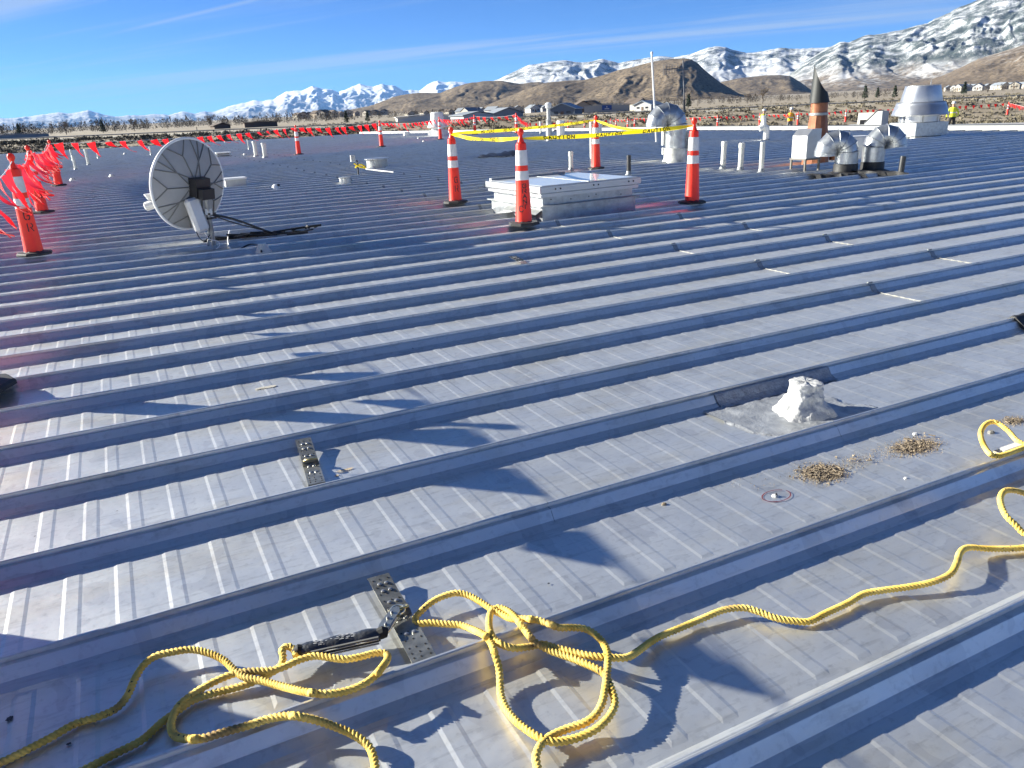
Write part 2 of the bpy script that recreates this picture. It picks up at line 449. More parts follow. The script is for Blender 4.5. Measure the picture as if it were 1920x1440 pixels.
# ------------------------------------------------------------------ mountains
def hill_material(name, brown, brown2, snow_lo, snow_hi, trees=0., tree_lo=0., tree_hi=9e9, scale=.01, rock=(.16, .15, .15), steep=.25):
    m = bpy.data.materials.new(name); m.use_nodes = True
    n, l = m.node_tree.nodes, m.node_tree.links; b = n['Principled BSDF']
    g = n.new('ShaderNodeNewGeometry'); sp = n.new('ShaderNodeSeparateXYZ'); l.new(g.outputs['Position'], sp.inputs[0])
    sn = n.new('ShaderNodeSeparateXYZ'); l.new(g.outputs['Normal'], sn.inputs[0])
    def nt(s, d=8, rough=.62):
        t = n.new('ShaderNodeTexNoise'); t.inputs['Scale'].default_value = s; t.inputs['Detail'].default_value = d; t.inputs['Roughness'].default_value = rough
        l.new(g.outputs['Position'], t.inputs['Vector']); return t.outputs[0]
    def mth(op, a, c, cl=False):
        x = n.new('ShaderNodeMath'); x.operation = op; x.use_clamp = cl
        for i, s in enumerate((a, c)):
            if isinstance(s, (int, float)): x.inputs[i].default_value = s
            else: l.new(s, x.inputs[i])
        return x.outputs[0]
    def mrg(s, a, c, lo=0., hi=1.):
        x = n.new('ShaderNodeMapRange'); x.inputs[1].default_value = a; x.inputs[2].default_value = c; x.inputs[3].default_value = lo; x.inputs[4].default_value = hi
        l.new(s, x.inputs[0]); return x.outputs[0]
    def mix(f, a, c):
        x = n.new('ShaderNodeMix'); x.data_type = 'RGBA'; l.new(f, x.inputs[0])
        for i, s in ((6, a), (7, c)):
            if isinstance(s, tuple): x.inputs[i].default_value = (*s, 1)
            else: l.new(s, x.inputs[i])
        return x.outputs[2]
    c = mix(mrg(nt(scale), .38, .62), brown, brown2)
    c = mix(mrg(nt(scale * 9, 4), .47, .60), c, tuple(q * .55 for q in brown))
    if snow_hi < 1e8:
        z = mth('ADD', sp.outputs[2], mth('MULTIPLY', mth('SUBTRACT', nt(scale * 1.3), .5), (snow_hi - snow_lo) * 2.2))
        z = mth('ADD', z, mth('MULTIPLY', mth('SUBTRACT', nt(scale * 7, 6), .5), (snow_hi - snow_lo) * 1.5))
        sf = mrg(z, snow_lo, snow_hi)
        sf = mth('MULTIPLY', sf, mrg(mth('ADD', sn.outputs[2], mth('MULTIPLY', mth('SUBTRACT', nt(scale * 5, 7, .7), .5), .9)), steep, steep + .28))
        c = mix(sf, c, (.64, .65, .67))
        c = mix(mth('MULTIPLY', mrg(nt(scale * 4, 9, .72), .54, .62), mth('MULTIPLY', sf, .28)), c, rock)
    if trees:
        tf = mrg(mth('ADD', mth('MULTIPLY', nt(scale * 55, 3, .6), .55), mth('MULTIPLY', nt(scale * 1.9, 5), .45)), .55 - trees * .12, .58 - trees * .12)
        tf = mth('MULTIPLY', tf, mth('MULTIPLY', mrg(sp.outputs[2], tree_lo * .7, tree_lo * 1.2), mrg(sp.outputs[2], tree_hi * 1.15, tree_hi * .8)))
        c = mix(tf, c, (.045, .055, .05))
    l.new(c, b.inputs['Base Color']); b.inputs['Roughness'].default_value = .95; b.inputs['Specular IOR Level'].default_value = .1
    return m
def mountain(name, sil, dist, foot, foot_z, mat, spur=.35, rough=.06, freq=7., seed=0, power=1.35, cols=3.0, rows=70, jag=0., vary=.07):
    xs = np.arange(sil[0][0], sil[-1][0] + .1, cols)
    ys = np.interp(xs, [p[0] for p in sil], [p[1] for p in sil])
    ys = ys + jag * fbm(xs / 14 + seed, xs * 0 + seed * 1.7, 4)
    az = []; tz = []
    for x, y in zip(xs, ys):
        d = ray(x, y); hd = math.hypot(d.x, d.y); az.append(math.atan2(d.x, d.y)); tz.append(d.z / hd)
    az = np.array(az); tz = np.array(tz)
    T = np.concatenate([np.linspace(0, 1, rows), [1.06, 1.16, 1.35]])
    rd = dist * (1 + vary * fbm(az * freq * .6 + seed, az * 0 + 3.1 + seed, 3))
    zr = H + rd * tz
    T2, A2 = np.meshgrid(T, az, indexing='ij'); RD2 = foot + (rd[None, :] - foot) * T2
    Xw = RD2 * np.sin(A2); Yw = RD2 * np.cos(A2); L = dist / freq
    warp = fbm(Xw / L * 1.3 + seed, Yw / L * 1.3 - seed, 4)
    sp = fbm(A2 * freq * 3 + warp * .9 + seed * 3, T2 * .7 + seed, 5, True)
    tt = np.clip(T2, 0, 1); tp = np.clip(tt + spur * sp * tt * (1 - tt) * 2.2, 0, 1)
    env = tp ** power
    Z = foot_z + (zr[None, :] - foot_z) * env
    hr = np.maximum(zr - foot_z, 1)[None, :]
    Z = Z + hr * rough * fbm(Xw / L * 5 + seed, Yw / L * 5, 5, True) * np.minimum(1, tt * 3) * (1 - tt) * 2
    back = np.clip(T2 - 1, 0, 1); Z = np.where(T2 > 1, Z - hr * back * 2.2, Z)
    edge = np.minimum(1, np.minimum(np.arange(len(xs)), np.arange(len(xs))[::-1]) / 4.)[None, :]
    mb = MB(); mb.grid([[(Xw[i, j], Yw[i, j], Z[i, j]) for j in range(len(xs))] for i in range(len(T))])
    o = mb.build(name, mat, None, 180)
    return structure(o)
SNOWFAR = hill_material('far_snow', (.20, .19, .19), (.30, .29, .28), 150, 650, 0, scale=.0011, steep=.55)
sil_far = [(-260, 226), (-120, 224), (-40, 219), (0, 222), (30, 221), (60, 217), (90, 213), (110, 211), (135, 213), (165, 206), (190, 213), (215, 219), (240, 216), (265, 217), (290, 214), (315, 216), (340, 208), (365, 213), (385, 209), (400, 209), (430, 199), (455, 193), (475, 187), (490, 189), (512, 187), (522, 180), (537, 171), (550, 170), (566, 170), (586, 161), (597, 164), (607, 166), (622, 168), (634, 172), (648, 168), (660, 162), (675, 157), (688, 161), (700, 162), (717, 157), (727, 160), (737, 160), (757, 170), (772, 168), (787, 170), (800, 160), (820, 151), (832, 154), (845, 153), (866, 154), (900, 162), (960, 172), (1060, 190)]
mountain('snow_mountains', sil_far, 26000, 22000, 0, SNOWFAR, .35, .10, 13, 2, 1.1, 2.0, 84, jag=2.0)
SNOWMID = hill_material('mid_snow', (.14, .11, .082), (.20, .16, .12), 40, 230, .5, 250, 2500, scale=.004, steep=.25)
sil_mid = [(780, 215), (860, 180), (910, 158), (940, 146), (962, 135), (990, 122), (1012, 119), (1035, 115), (1060, 113), (1080, 117), (1110, 115), (1130, 110), (1160, 118), (1190, 112), (1235, 105), (1262, 108), (1290, 103), (1305, 98), (1320, 92), (1342, 87), (1360, 88), (1372, 93), (1387, 96), (1402, 99), (1420, 98), (1440, 94), (1460, 90), (1490, 92), (1525, 90), (1555, 88), (1600, 92), (1680, 110)]
mountain('snowy_hills', sil_mid, 8600, 6900, 14, SNOWMID, .24, .04, 8, 5, 1.0, 2.4, 70, jag=1.6)
SNOWBIG = hill_material('big_snow', (.14, .11, .08), (.20, .16, .12), 60, 260, .8, 150, 1500, scale=.0042, steep=.15)
sil_big = [(1440, 176), (1500, 124), (1530, 102), (1556, 88), (1575, 79), (1592, 80), (1612, 70), (1632, 65), (1660, 62), (1687, 57), (1715, 49), (1742, 42), (1762, 31), (1782, 22), (1797, 14), (1812, 9), (1832, 0), (1860, -12), (1900, -28), (1960, -40), (2040, -44), (2130, -20), (2240, 20), (2400, 60)]
mountain('snow_mountain_slope', sil_big, 7400, 5300, 8, SNOWBIG, .24, .04, 7, 9, .95, 2.6, 90, jag=2.0)
BROWN = hill_material('brown_hills', (.115, .088, .062), (.20, .155, .105), 1e9, 2e9, .25, -100, 900, scale=.010)
BROWN2 = hill_material('brown_hills_right', (.13, .10, .072), (.20, .155, .11), 110, 330, .2, -100, 900, scale=.011, steep=.2)
sil_b = [(560, 228), (615, 220), (650, 207), (700, 197), (737, 182), (760, 177), (787, 174), (806, 174), (825, 174), (850, 164), (880, 156), (905, 152), (940, 151), (975, 157), (1010, 153), (1060, 165), (1130, 190), (1200, 206)]
mountain('brown_hills', sil_b, 3900, 3000, 2, BROWN, .3, .05, 8, 12, 1.0, 2.4, 64, jag=1.0, vary=.12)
sil_g = [(1280, 200), (1330, 168), (1352, 154), (1385, 147), (1420, 143), (1440, 141), (1465, 141), (1482, 143), (1500, 153), (1520, 168), (1545, 182), (1575, 192)]
mountain('round_hill', sil_g, 4300, 3700, 4, BROWN, .3, .05, 9, 21, 1.0, 2.4, 56, jag=.8)
sil_c = [(880, 212), (930, 190), (985, 168), (1025, 155), (1060, 151), (1095, 150), (1130, 141), (1160, 131), (1185, 126), (1210, 119), (1228, 115), (1246, 112), (1262, 110), (1280, 109), (1296, 111), (1308, 118), (1322, 132), (1350, 154), (1385, 175), (1420, 187), (1460, 194), (1500, 198)]
mountain('domed_hill', sil_c, 3000, 2450, 0, BROWN, .28, .04, 7, 31, 1.0, 2.2, 64, jag=.8, vary=.05)
sil_f = [(1470, 190), (1540, 183), (1600, 172), (1650, 168), (1700, 160), (1735, 152), (1762, 144), (1800, 127), (1835, 110), (1875, 98), (1920, 84), (1980, 68), (2060, 60), (2160, 80), (2300, 110)]
mountain('brown_foothills', sil_f, 3500, 2300, -1, BROWN2, .28, .045, 6, 41, 1.0, 2.4, 64, jag=.8)

# ------------------------------------------------------------------ building and roof
def ridge_u(v): return float(np.interp(v, [-5, 34, 50, 62, 80], [27.6, 27.0, 24.2, 21.2, 17.5]))
EAVE = 68.5; ULEFT = -14.0
bld = thing('building', 'large low metal building under the whole seamed roof', 'building', (0, 0, 0))
mb = MB(); out = [(ULEFT - 8, -14), (30, -14), (28.2, 34), (17.5, EAVE + .3), (ULEFT - 8, EAVE + .3)]
mb.extrude([(x, y, 0) for x, y in out], (0, 0, -5.6), (0, 0, -.35)); mb.build('wall', M('tan_wall', (.33, .29, .23), .8), bld)
roof = bpy.data.objects.new('roof', None); col.objects.link(roof); structure(roof)
PITCH = .157
def panel_mesh():
    L = 42.0; us = [0.]; hs = [0.]
    k = .08
    while k < L - .05:
        us += [k - .030, k - .0185, k + .0185, k + .030]; hs += [0, 1, 1, 0]; k += PITCH
    us.append(L); hs.append(0)
    vs = [0.0, .096, .114, .496, .514, .61]; fv = [0, 0, 1, 1, 0, 0]
    mb = MB(); mb.grid([[(u - L, v, .0019 * h * w) for u, h in zip(us, hs)] for v, w in zip(vs, fv)])
    me = mb.mesh('roof_panel', 8); me.polygons.foreach_set('use_smooth', [False] * len(me.polygons)); me.materials.append(ROOF); return me
SEAM_HALF = [(-.078, -.001), (-.0487, .0161), (-.025, .0498), (-.0225, .0506), (-.0045, .0506), (-.0045, .054), (-.0062, .0555), (-.0062, .0652), (-.0030, .0682)]
SEAM_PROF = SEAM_HALF + [(-v, z) for v, z in SEAM_HALF[::-1]]
def seam_mesh(L=42.0, grow=0., name='seam'):
    mb = MB(); n = 2
    pr = [(v * (1 + grow * .6), z + grow * .08 if z > 0 else 0) for v, z in SEAM_PROF]
    mb.grid([[(-L, v, z) for v, z in pr], [(0, v, z) for v, z in pr]])
    o = len(mb.v) // 2; mb.f.append(tuple(range(o))); mb.f.append(tuple(range(2 * o - 1, o - 1, -1)))
    me = mb.mesh(name, 4); me.polygons.foreach_set('use_smooth', [False] * len(me.polygons)); return me
PM = panel_mesh(); SM = seam_mesh(); SM.materials.append(ROOF)
SPL = seam_mesh(.05, .06, 'seam_splice'); SPL.materials.append(GALV2)
bd = MB(); bd.tube([(0, .075 + .46 * i / 24, .002 + .0012 * math.sin(i * 2.1)) for i in range(25)], [.0038 + .002 * math.sin(i * 1.7) for i in range(25)], 6)
BEAD = bd.mesh('lap_bead'); BEAD.materials.append(M('sealant_bead', (.22, .215, .20), .6, 0, .2, 30))
lp = MB(); lp.box((0, .305, .002), (.012, .46, .0045)); LAPEDGE = lp.mesh('lap_edge'); LAPEDGE.materials.append(GALV2)
SEAM_C = V0                                 # centre line of the first seam, the others follow every D
k = -4
while V0 + k * D < EAVE:
    v = SEAM_C + k * D; ru = ridge_u(v)
    link('seam', SM, roof, (ru, v, 0)).rotation_euler = (0, 0, 0)
    link('roof_panel', PM, roof, (ru + rnd.uniform(-.07, .07), v, 0))
    if k >= 1:
        u = 5.10 if k % 2 else 6.60
        if k > 22: u += rnd.uniform(-.03, .03)
        link('seam_splice', SPL, roof, (u + .03, v, .0))
        link('lap_bead', BEAD, roof, (u + .01, v - D, .002))
    k += 1
# ridge coping and the lower roof beyond it
mb = MB(); rows = []
for v in list(range(-10, 60, 2)) + [62, 65, 68.6]:
    u = ridge_u(v); rows.append([(u - .10, v, -.02), (u - .10, v, .055), (u - .05, v, .06), (u + .0, v, .20), (u + .14, v, .235), (u + .34, v, .22), (u + .36, v, -1.3)])
mb.grid(rows); mb.build('ridge_coping', M('coping_white', (.15, .153, .157), .55, .2, .15, 1.5), roof)
mb = MB(); mb.grid([[(ridge_u(v) + .3 + w, v, -1.12) for w in (0, 10, 25, 40 - max(0, v - 20) * .35)] for v in (-14, 0, 20, 40, 68)])
mb.build('lower_roof', M('lower_roof_membrane', (.30, .30, .30), .8, 0, .2, .5), roof)
mb = MB(); mb.box((-4.5, EAVE + .1, -.1), (45, .16, .26)); mb.build('eave_trim', M('eave_dark', (.07, .075, .08), .6), roof)

# ================================================================== CONES
HC = 1.165
def cone_r(z): return np.interp(z, [.035, .06, .55, .97], [.108, .102, .082, .064])
def make_cone():
    t = thing('traffic_cone', '', 'cone')
    b = MB(); s = .175; o = []
    for a in range(8):
        an = PI / 8 + a * PI / 4; o.append((s * 1.08 * math.cos(an), s * 1.08 * math.sin(an)))
    b.lathe([(.20, 0), (.20, .022), (.185, .034), (.115, .042), (.108, .05)], 8, R=Matrix.Rotation(PI / 8, 3, 'Z'))
    b.build('base', RUBBER, t, 25)
    b = MB(); b.lathe([(.108, .03), (.105, .05), (.102, .06), (.082, .55), (.064, .965), (.060, .985), (.042, 1.0), (.034, 1.03)], 28)
    b.build('body', ORANGE, t)
    b = MB(); b.lathe([(.034, 1.025), (.024, 1.055), (.021, 1.075), (.030, 1.088), (.040, 1.108), (.041, 1.13), (.031, 1.155), (.012, 1.165)], 20)
    b.build('handle', ORANGE, t)
    for z0, z1 in ((.725, .906), (.55, .66)):
        b = MB(); b.lathe([(cone_r(z0) + .0005, z0), (cone_r(z0) + .002, z0 + .001), (cone_r(z1) + .002, z1 - .001), (cone_r(z1) + .0005, z1)], 28, cap0=False, cap1=False)
        b.build('reflective_band', BANDW, t)
    return t
def letter_cone(t, txt, ang, ztop, w, h, gap, tilt=0.):
    b = MB(); z = ztop
    for i, ch in enumerate(txt):
        def fn(s, q):
            zz = z + q; r = float(cone_r(zz)) + .0022; a = ang + s / r
            return (r * math.cos(a), r * math.sin(a), zz)
        strokes(b, ch, fn, -w / 2 + tilt * i, 0, w, h, .011); z -= h + gap
    b.build('lettering', INK, t)
first = None; CONES = {}
def cone(key, loc, label, group, rz=0.):
    global first
    if first is None:
        first = make_cone(); t = first; t.location = loc; t.rotation_euler = (0, 0, rz); tag(t, label, 'cone', group)
    else: t = dup(first, loc, rz, label, group)
    CONES[key] = t; return t
def roofpt(x, y): p = P(x, y); return Vector((p.x, p.y, 0))
SIT = .069
def on_seams(p):                             # a cone base bridges two seams when it does not fit between them
    return Vector((p.x, p.y, SIT))
gt, gl, gf = 'cones around the roof hatch', 'cones of the left flag line', 'cones of the far flag line'
cA = cone('A', on_seams(roofpt(855, 388)), 'orange cone left of the metal roof hatch, marked GR, tied with yellow tape', gt, .2)
cB = cone('B', on_seams(roofpt(983, 431)), 'orange cone standing right in front of the metal roof hatch', gt, .5)
cC = cone('C', on_seams(roofpt(1118, 322)), 'orange cone behind the metal roof hatch, holding yellow caution tape', gt, .1)
cD = cone('D', on_seams(roofpt(1297, 390)), 'orange cone right of the metal roof hatch beside the white vent pipes', gt, .3)
cL0 = cone('L0', Vector((-.85, -.55, SIT)), 'orange cone beside the photographer at the end of the left flag line', gl)
cL4 = cone('L4', on_seams(Vector((-.90, 5.22, 0))), 'orange cone at the left picture edge, only its black base in view', gl, .35)
cL1 = cone('L1', on_seams(roofpt(68, 488)), 'nearest full orange cone at left, marked GR, under flapping red flags', gl)
cL2 = cone('L2', on_seams(roofpt(82, 406)), 'second orange cone of the left row, half hidden by red flags', gl, .3)
cL3 = cone('L3', on_seams(roofpt(112, 353)), 'third orange cone at left where the flag line turns right', gl, .1)
f0 = cone('F0', on_seams(roofpt(561, 293)), 'orange cone between two white pipes and the galvanised drum, far roof', gf)
f1 = cone('F1', on_seams(roofpt(716, 278)), 'orange cone beyond the galvanised drum on the far roof', gf)
f2 = cone('F2', on_seams(roofpt(826, 264)), 'orange cone just in front of the white exhaust fan', gf)
f3 = cone('F3', on_seams(roofpt(891, 254)), 'far orange cone first right of the white exhaust fan', gf)
def low(x, ytop, dist): p = Q(x, ytop, dist); return Vector((p.x, p.y, -1.12))
def lowd(x, ytop):                           # distance at which a cone on the lower roof tops out at that pixel
    d = ray(x, ytop); hd = math.hypot(d.x, d.y); return (HC - 1.12 - H) / (d.z / hd)
f4 = cone('F4', on_seams(Vector((22.6, 44.5, 0))), 'far orange cone second right of the white exhaust fan', gf)
ridge_cones = []
names = {988: 'far orange cone left of the capped vent pipe', 1065: 'far orange cone left of the tall white pipe behind the hatch', 1096: 'small far orange cone just left of the tall white pipe',
         1145: 'far orange cone, left of a pair, right of the tall white pipe', 1155: 'far orange cone, right of a pair, right of the tall white pipe', 1177: 'far orange cone, third right of the tall white pipe', 1190: 'far orange cone next to the big curved duct',
         1346: 'orange cone behind the coping between duct and white vent pipes', 1425: 'orange cone beside the worker in dark shirt', 1497: 'orange cone right of the worker in yellow orange vest', 1587: 'orange cone left of the open tool chest', 1892: 'orange cone at far right beyond the white coping'}
for x, yt in ((988, 222), (1065, 220), (1096, 222), (1145, 222), (1155, 221), (1177, 221), (1190, 220), (1346, 216), (1425, 212), (1497, 210), (1587, 205), (1892, 191)):
    d = lowd(x, yt); d = min(max(d, 52), 90)
    p = Q(x, yt, d); c = cone('R%d' % x, Vector((p.x, p.y, -1.12)), names[x], 'cones beyond the white coping', rnd.uniform(0, 3)); ridge_cones.append(c)
def cam_ang(t): return math.atan2(-t.location.y, -t.location.x) - t.rotation_euler.z
letter_cone(cL1, 'GR', cam_ang(cL1) + .15, .42, .055, .085, .05, .01)
letter_cone(cL2, 'RG', cam_ang(cL2) + .3, .42, .05, .085, .06)
letter_cone(cA, 'GR', cam_ang(cA) + .35, .32, .05, .085, .05)
letter_cone(cB, 'GRANT', cam_ang(cB) + .25, .46, .045, .045, .018)
letter_cone(cB, 'C', cam_ang(cB) - .3, .17, .05, .07, .01)

# ------------------------------------------------------------------ pennant lines
def cone_top(c, h=1.075): return Vector(c.location) + Vector((0, 0, h))
WIND = Vector((.80, -.42, 0)).normalized()
def flag_mesh(seed):
    r = random.Random(seed); mb = MB(); rows = []
    w, L = .26, .43; n = 8
    th = math.radians(r.uniform(12, 50)); ph = r.uniform(-.5, .5); tw = r.uniform(-.5, .5)
    for i in range(n + 1):
        t = i / n; row = []
        hw = w / 2 * (1 - t) + .004
        ang = th * (.4 + t); dn = -L * t * math.cos(ang * .9); fw = L * t * math.sin(ang)
        for s in (-1, -.33, .33, 1):
            x = s * hw * math.cos(tw * t) + fw * .55; y = -fw * .8 + s * hw * math.sin(tw * t) + .018 * math.sin(3.1 * t * PI + ph * 4 + s) * t
            row.append((x, y, dn + .01 * math.sin(s * 2 + 5 * t)))
        rows.append(row)
    mb.grid(rows); me = mb.mesh('flag', 60); me.materials.append(RED); return me
FLAGS = [flag_mesh(s) for s in range(14)]
def pennants(a, b, label, group, spacing=.62, sag=.10, r=.0055, off=.3, big=1.):
    a, b = Vector(a), Vector(b); L = (b - a).length; n = max(6, int(L / .4))
    path = [a.lerp(b, i / n) - Vector((0, 0, sag * 4 * (i / n) * (1 - i / n))) for i in range(n + 1)]
    t = thing('pennant_line', label, 'flag line', a, 0, group)
    mb = MB(); mb.tube([p - a for p in path], r, 6); mb.build('cord', CORD, t)
    d = (b - a).normalized(); az = math.atan2(d.y, d.x); s = off
    while s < L - .15:
        q = s / L; p = a.lerp(b, q) - Vector((0, 0, sag * 4 * q * (1 - q)))
        f = link('flag', rnd.choice(FLAGS), t, p - a - Vector((0, 0, .004)))
        cosw = WIND.dot(Vector((math.cos(az), math.sin(az), 0)))
        f.rotation_euler = (rnd.uniform(-.15, .15), rnd.uniform(-.1, .1), az + (PI if cosw < 0 else 0) + rnd.uniform(-.25, .25))
        ya = Vector((-math.sin(f.rotation_euler.z), math.cos(f.rotation_euler.z), 0)); f.scale = (big * (1.35 if big > 1 else 1), -big if WIND.dot(ya) > 0 else big, big * rnd.uniform(.85, 1.08)); s += spacing * rnd.uniform(.8, 1.2)
    return t
gp = 'red pennant lines along the roof edge'
pennants(cone_top(cL0), cone_top(cL4), 'red pennant line at the left picture edge running towards the camera', gp, .62, .06, off=.45)
pennants(cone_top(cL4), cone_top(cL1), 'red flapping pennants in the upper left corner before the nearest cone', gp, .60, .12, big=.9)
pennants(cone_top(cL1), cone_top(cL2), 'red pennants between the two nearest cones of the left row', gp, .30, .14, big=1.25)
pennants(cone_top(cL2), cone_top(cL3), 'red pennants between second and third cone of the left row', gp, .32, .14, big=1.2)
pennants(cone_top(cL3), cone_top(f0), 'long red pennant line passing behind the satellite dish', gp, .62, .10)
pennants(cone_top(f0), cone_top(f1), 'red pennant line behind the galvanised drum', gp, .5, .10)
pennants(cone_top(f1), cone_top(f2), 'red pennant line left of the white exhaust fan', gp, .5, .12)
pennants(cone_top(f2), cone_top(f3), 'red pennant line in front of the white exhaust fan', gp, .5, .12)
pennants(cone_top(f3), cone_top(f4), 'red pennant line right of the white exhaust fan', gp, .5, .1)
lbl = ['behind the capped vent pipe', 'left of the tall white pipe', 'behind the tall white pipe', 'right of the tall white pipe', 'between a close pair of far cones', 'beside the big curved duct', 'directly behind the big curved duct', 'right of the big curved duct', 'behind the three white vent pipes', 'behind the two left workers', 'behind the copper stack', 'behind the silver fan and the right worker']
seq = [f4] + ridge_cones
for (a, b), s in zip(zip(seq, seq[1:]), lbl):
    pennants(cone_top(a), cone_top(b), 'far red pennant line ' + s, gp, .62, .1)
e = low(2020, 186, 48); pennants(cone_top(ridge_cones[-1]), Vector((e.x, e.y, -.05)), 'far red pennant line at the right picture edge', gp, .62, .05)
# loose cord hanging down cones
for c, s in ((cL3, 'third cone of the left row'), (f2, 'cone before the white exhaust fan')):
    p = cone_top(c); mb = MB()
    q = [Vector((.05, -.03, 0)), Vector((.16, -.04, -.2)), Vector((.13, -.02, -.55)), Vector((.17, -.05, -.85)), Vector((.15, -.06, -1.05))]
    if c is cL3: q = [Vector((-v.x, v.y, v.z)) for v in q]
    mb.tube(fillet(q, 6), .008, 6); o = mb.build('hanging_cord', CORD); o.location = p
    tag(o, 'loose white cord end hanging down the ' + s, 'cord', 'loose cord ends')

# ------------------------------------------------------------------ caution tape
def caution(a, b, label, sag, flip, twist=.0, hh=.054):
    a, b = Vector(a), Vector(b); L = (b - a).length; n = int(L / .06)
    t = thing('caution_tape', label, 'caution tape', a, 0, 'caution tape around the roof hatch')
    d = (b - a).normalized(); side = Vector((-d.y, d.x, 0)).normalized()
    def at(s, h, off=0.):
        q = min(max(s / L, 0), 1); c = d * s - Vector((0, 0, sag * 4 * q * (1 - q)))
        an = twist * math.sin(q * PI * 2.3 + 1) + .25 * math.sin(q * 9)
        pin = min(1, min(q, 1 - q) * 9 + .25)
        up = Vector((0, 0, math.cos(an))) + side * math.sin(an)
        nn = side * math.cos(an) - Vector((0, 0, math.sin(an)))
        return c + up * (h * pin) + nn * off + side * .02 * math.sin(q * 14 + h * 20)
    mb = MB(); mb.grid([[at(L * i / n, h) for h in (-hh / 2, -hh / 6, hh / 6, hh / 2)] for i in range(n + 1)]); mb.build('band', TAPE, t, 80)
    mb = MB(); s = .35; cw, chh = .040, .036
    while s < L - .7:
        for i, ch in enumerate('CAUTION'):
            x0 = s + i * .066
            for off in (.0015, -.0015):
                def fn(u, w): return at(L - u if flip else u, w, off)
                strokes(mb, ch, fn, x0, -chh / 2, cw if ch != 'I' else .03, chh, .012)
        s += .78
    mb.build('lettering', INK, t)['kind'] = 'stuff'
caution(cone_top(cA, 1.07), cone_top(cC, 1.07), 'rear yellow caution tape whose lettering reads mirrored, behind the hatch', .04, True, .15)
caution(cone_top(cA, 1.06), cone_top(cB, 1.05), 'slack yellow caution tape between the two cones left of the hatch', .05, False, .5)
caution(cone_top(cB, 1.04), cone_top(cD, 1.06), 'front yellow caution tape sagging over the roof hatch', .03, False, .5)
caution(cone_top(cC, 1.06), cone_top(cD, 1.06), 'yellow caution tape right of the hatch running to the curved duct', .13, False, .4)

# ================================================================== ROOF HATCH
hb = thing('roof_hatch', 'wide low aluminium roof hatch on a sheet metal curb inside the taped square', 'roof hatch', (5.86, 10.17, 0), .05)
mb = MB(); mb.box((0, 0, .10), (1.56, 1.44, .20)); mb.box((0, 0, .265), (1.50, 1.38, .13)); mb.build('curb', GALV, hb)
mb = MB(); mb.box((0, 0, .206), (1.66, 1.54, .012)); mb.box((-.82, -.25, .13), (.12, .9, .008), M3=Matrix.Rotation(-.5, 3, 'Y')); mb.build('flashing', GALV2, hb)
mb = MB(); mb.box((0, 0, .345), (1.62, 1.50, .045)); mb.box((0, 0, .372), (1.56, 1.44, .012)); mb.build('frame', ALU, hb)
mb = MB(); mb.bbox((0, 0, .425), (1.68, 1.56, .085), .006); mb.build('lid', ALU, hb)
mb = MB(); mb.box((0, 0, .4705), (1.54, 1.42, .004)); mb.build('pane', M('white_acrylic', (.44, .46, .48), .3, 0, .04, 3, coat=.5), hb)
mb = MB(); mb.box((-.12, .745, .485), (1.30, .06, .035)); mb.box((0, 0, .474), (.02, 1.42, .006)); mb.build('hinge_rail', GALV2, hb)
for x in (-.6, -.52, .02, .10, .62, .70):
    mb = MB(); mb.lathe([(.012, 0), (.012, .004), (.004, .007)], 10, (x, -.781, .425), R=Matrix.Rotation(PI / 2, 3, 'X')); mb.build('screw', BLACKP, hb)
for x in (-.62, -.3, .0, .12, .55):
    mb = MB(); mb.lathe([(.009, 0), (.009, .004), (.003, .006)], 8, (x, -.691, .27 + .02 * math.sin(x * 9)), R=Matrix.Rotation(PI / 2, 3, 'X')); mb.build('rivet', BLACKP, hb)
mb = MB(); mb.box((-.85, -.52, .055), (.26, .12, .10), .1); mb.box((-.95, -.55, .03), (.1, .16, .05)); o = mb.build('roof_bracket', M('grey_green', (.16, .17, .16), .6), None)
o.location = (5.86, 10.17, 0); tag(o, 'small grey bracket block at the left foot of the roof hatch', 'bracket')

# ================================================================== SATELLITE DISH
dp = roofpt(403, 468)
ds = thing('satellite_dish', 'large grey satellite dish seen from behind on a steel mast', 'satellite dish', (dp.x, dp.y, 0))
to_cam = Vector((-dp.x, -dp.y, 0)).normalized()
left = Vector((-to_cam.y, to_cam.x, 0)) * -1    # image left
dc = Q(362, 348, math.hypot(dp.x, dp.y)) - Vector((dp.x, dp.y, 0)) - to_cam * .02
axis = (-to_cam * .80 + left * .62 + Vector((0, 0, .16))).normalized()
zx = Vector((0, 0, 1)); ex = zx.cross(axis).normalized(); ey = axis.cross(ex)
DR = Matrix((ex, ey, axis)).transposed()
def dish_z(r): return .30 * (r / .6) ** 2 * .45 - .06
SXD, SYD = .50, .525
def dpt(r, a, off=0.):
    return dc + DR @ Vector((r * math.cos(a) * SXD / .6, r * math.sin(a) * SYD / .6, dish_z(r) + off))
DISHM = M('dish_grey', (.31, .31, .30), .55, 0, .08, 4)
mb = MB(); N = 56
rr = [0.001, .1, .2, .3, .4, .5, .57, .6]
mb.grid([[dpt(r, 2 * PI * i / N) for i in range(N + 1)] for r in rr]); mb.grid([[dpt(r, 2 * PI * i / N, .02) for i in range(N + 1)][::-1] for r in rr])
mb.build('reflector', DISHM, ds, 60)
mb = MB(); mb.tube([dpt(.603, 2 * PI * i / N, .008) for i in range(N + 1)], .017, 8, False); mb.build('rim', M('dish_rim', (.72, .72, .70), .45), ds)
ribm = M('dish_rib', (.15, .15, .14), .6)
segs = []
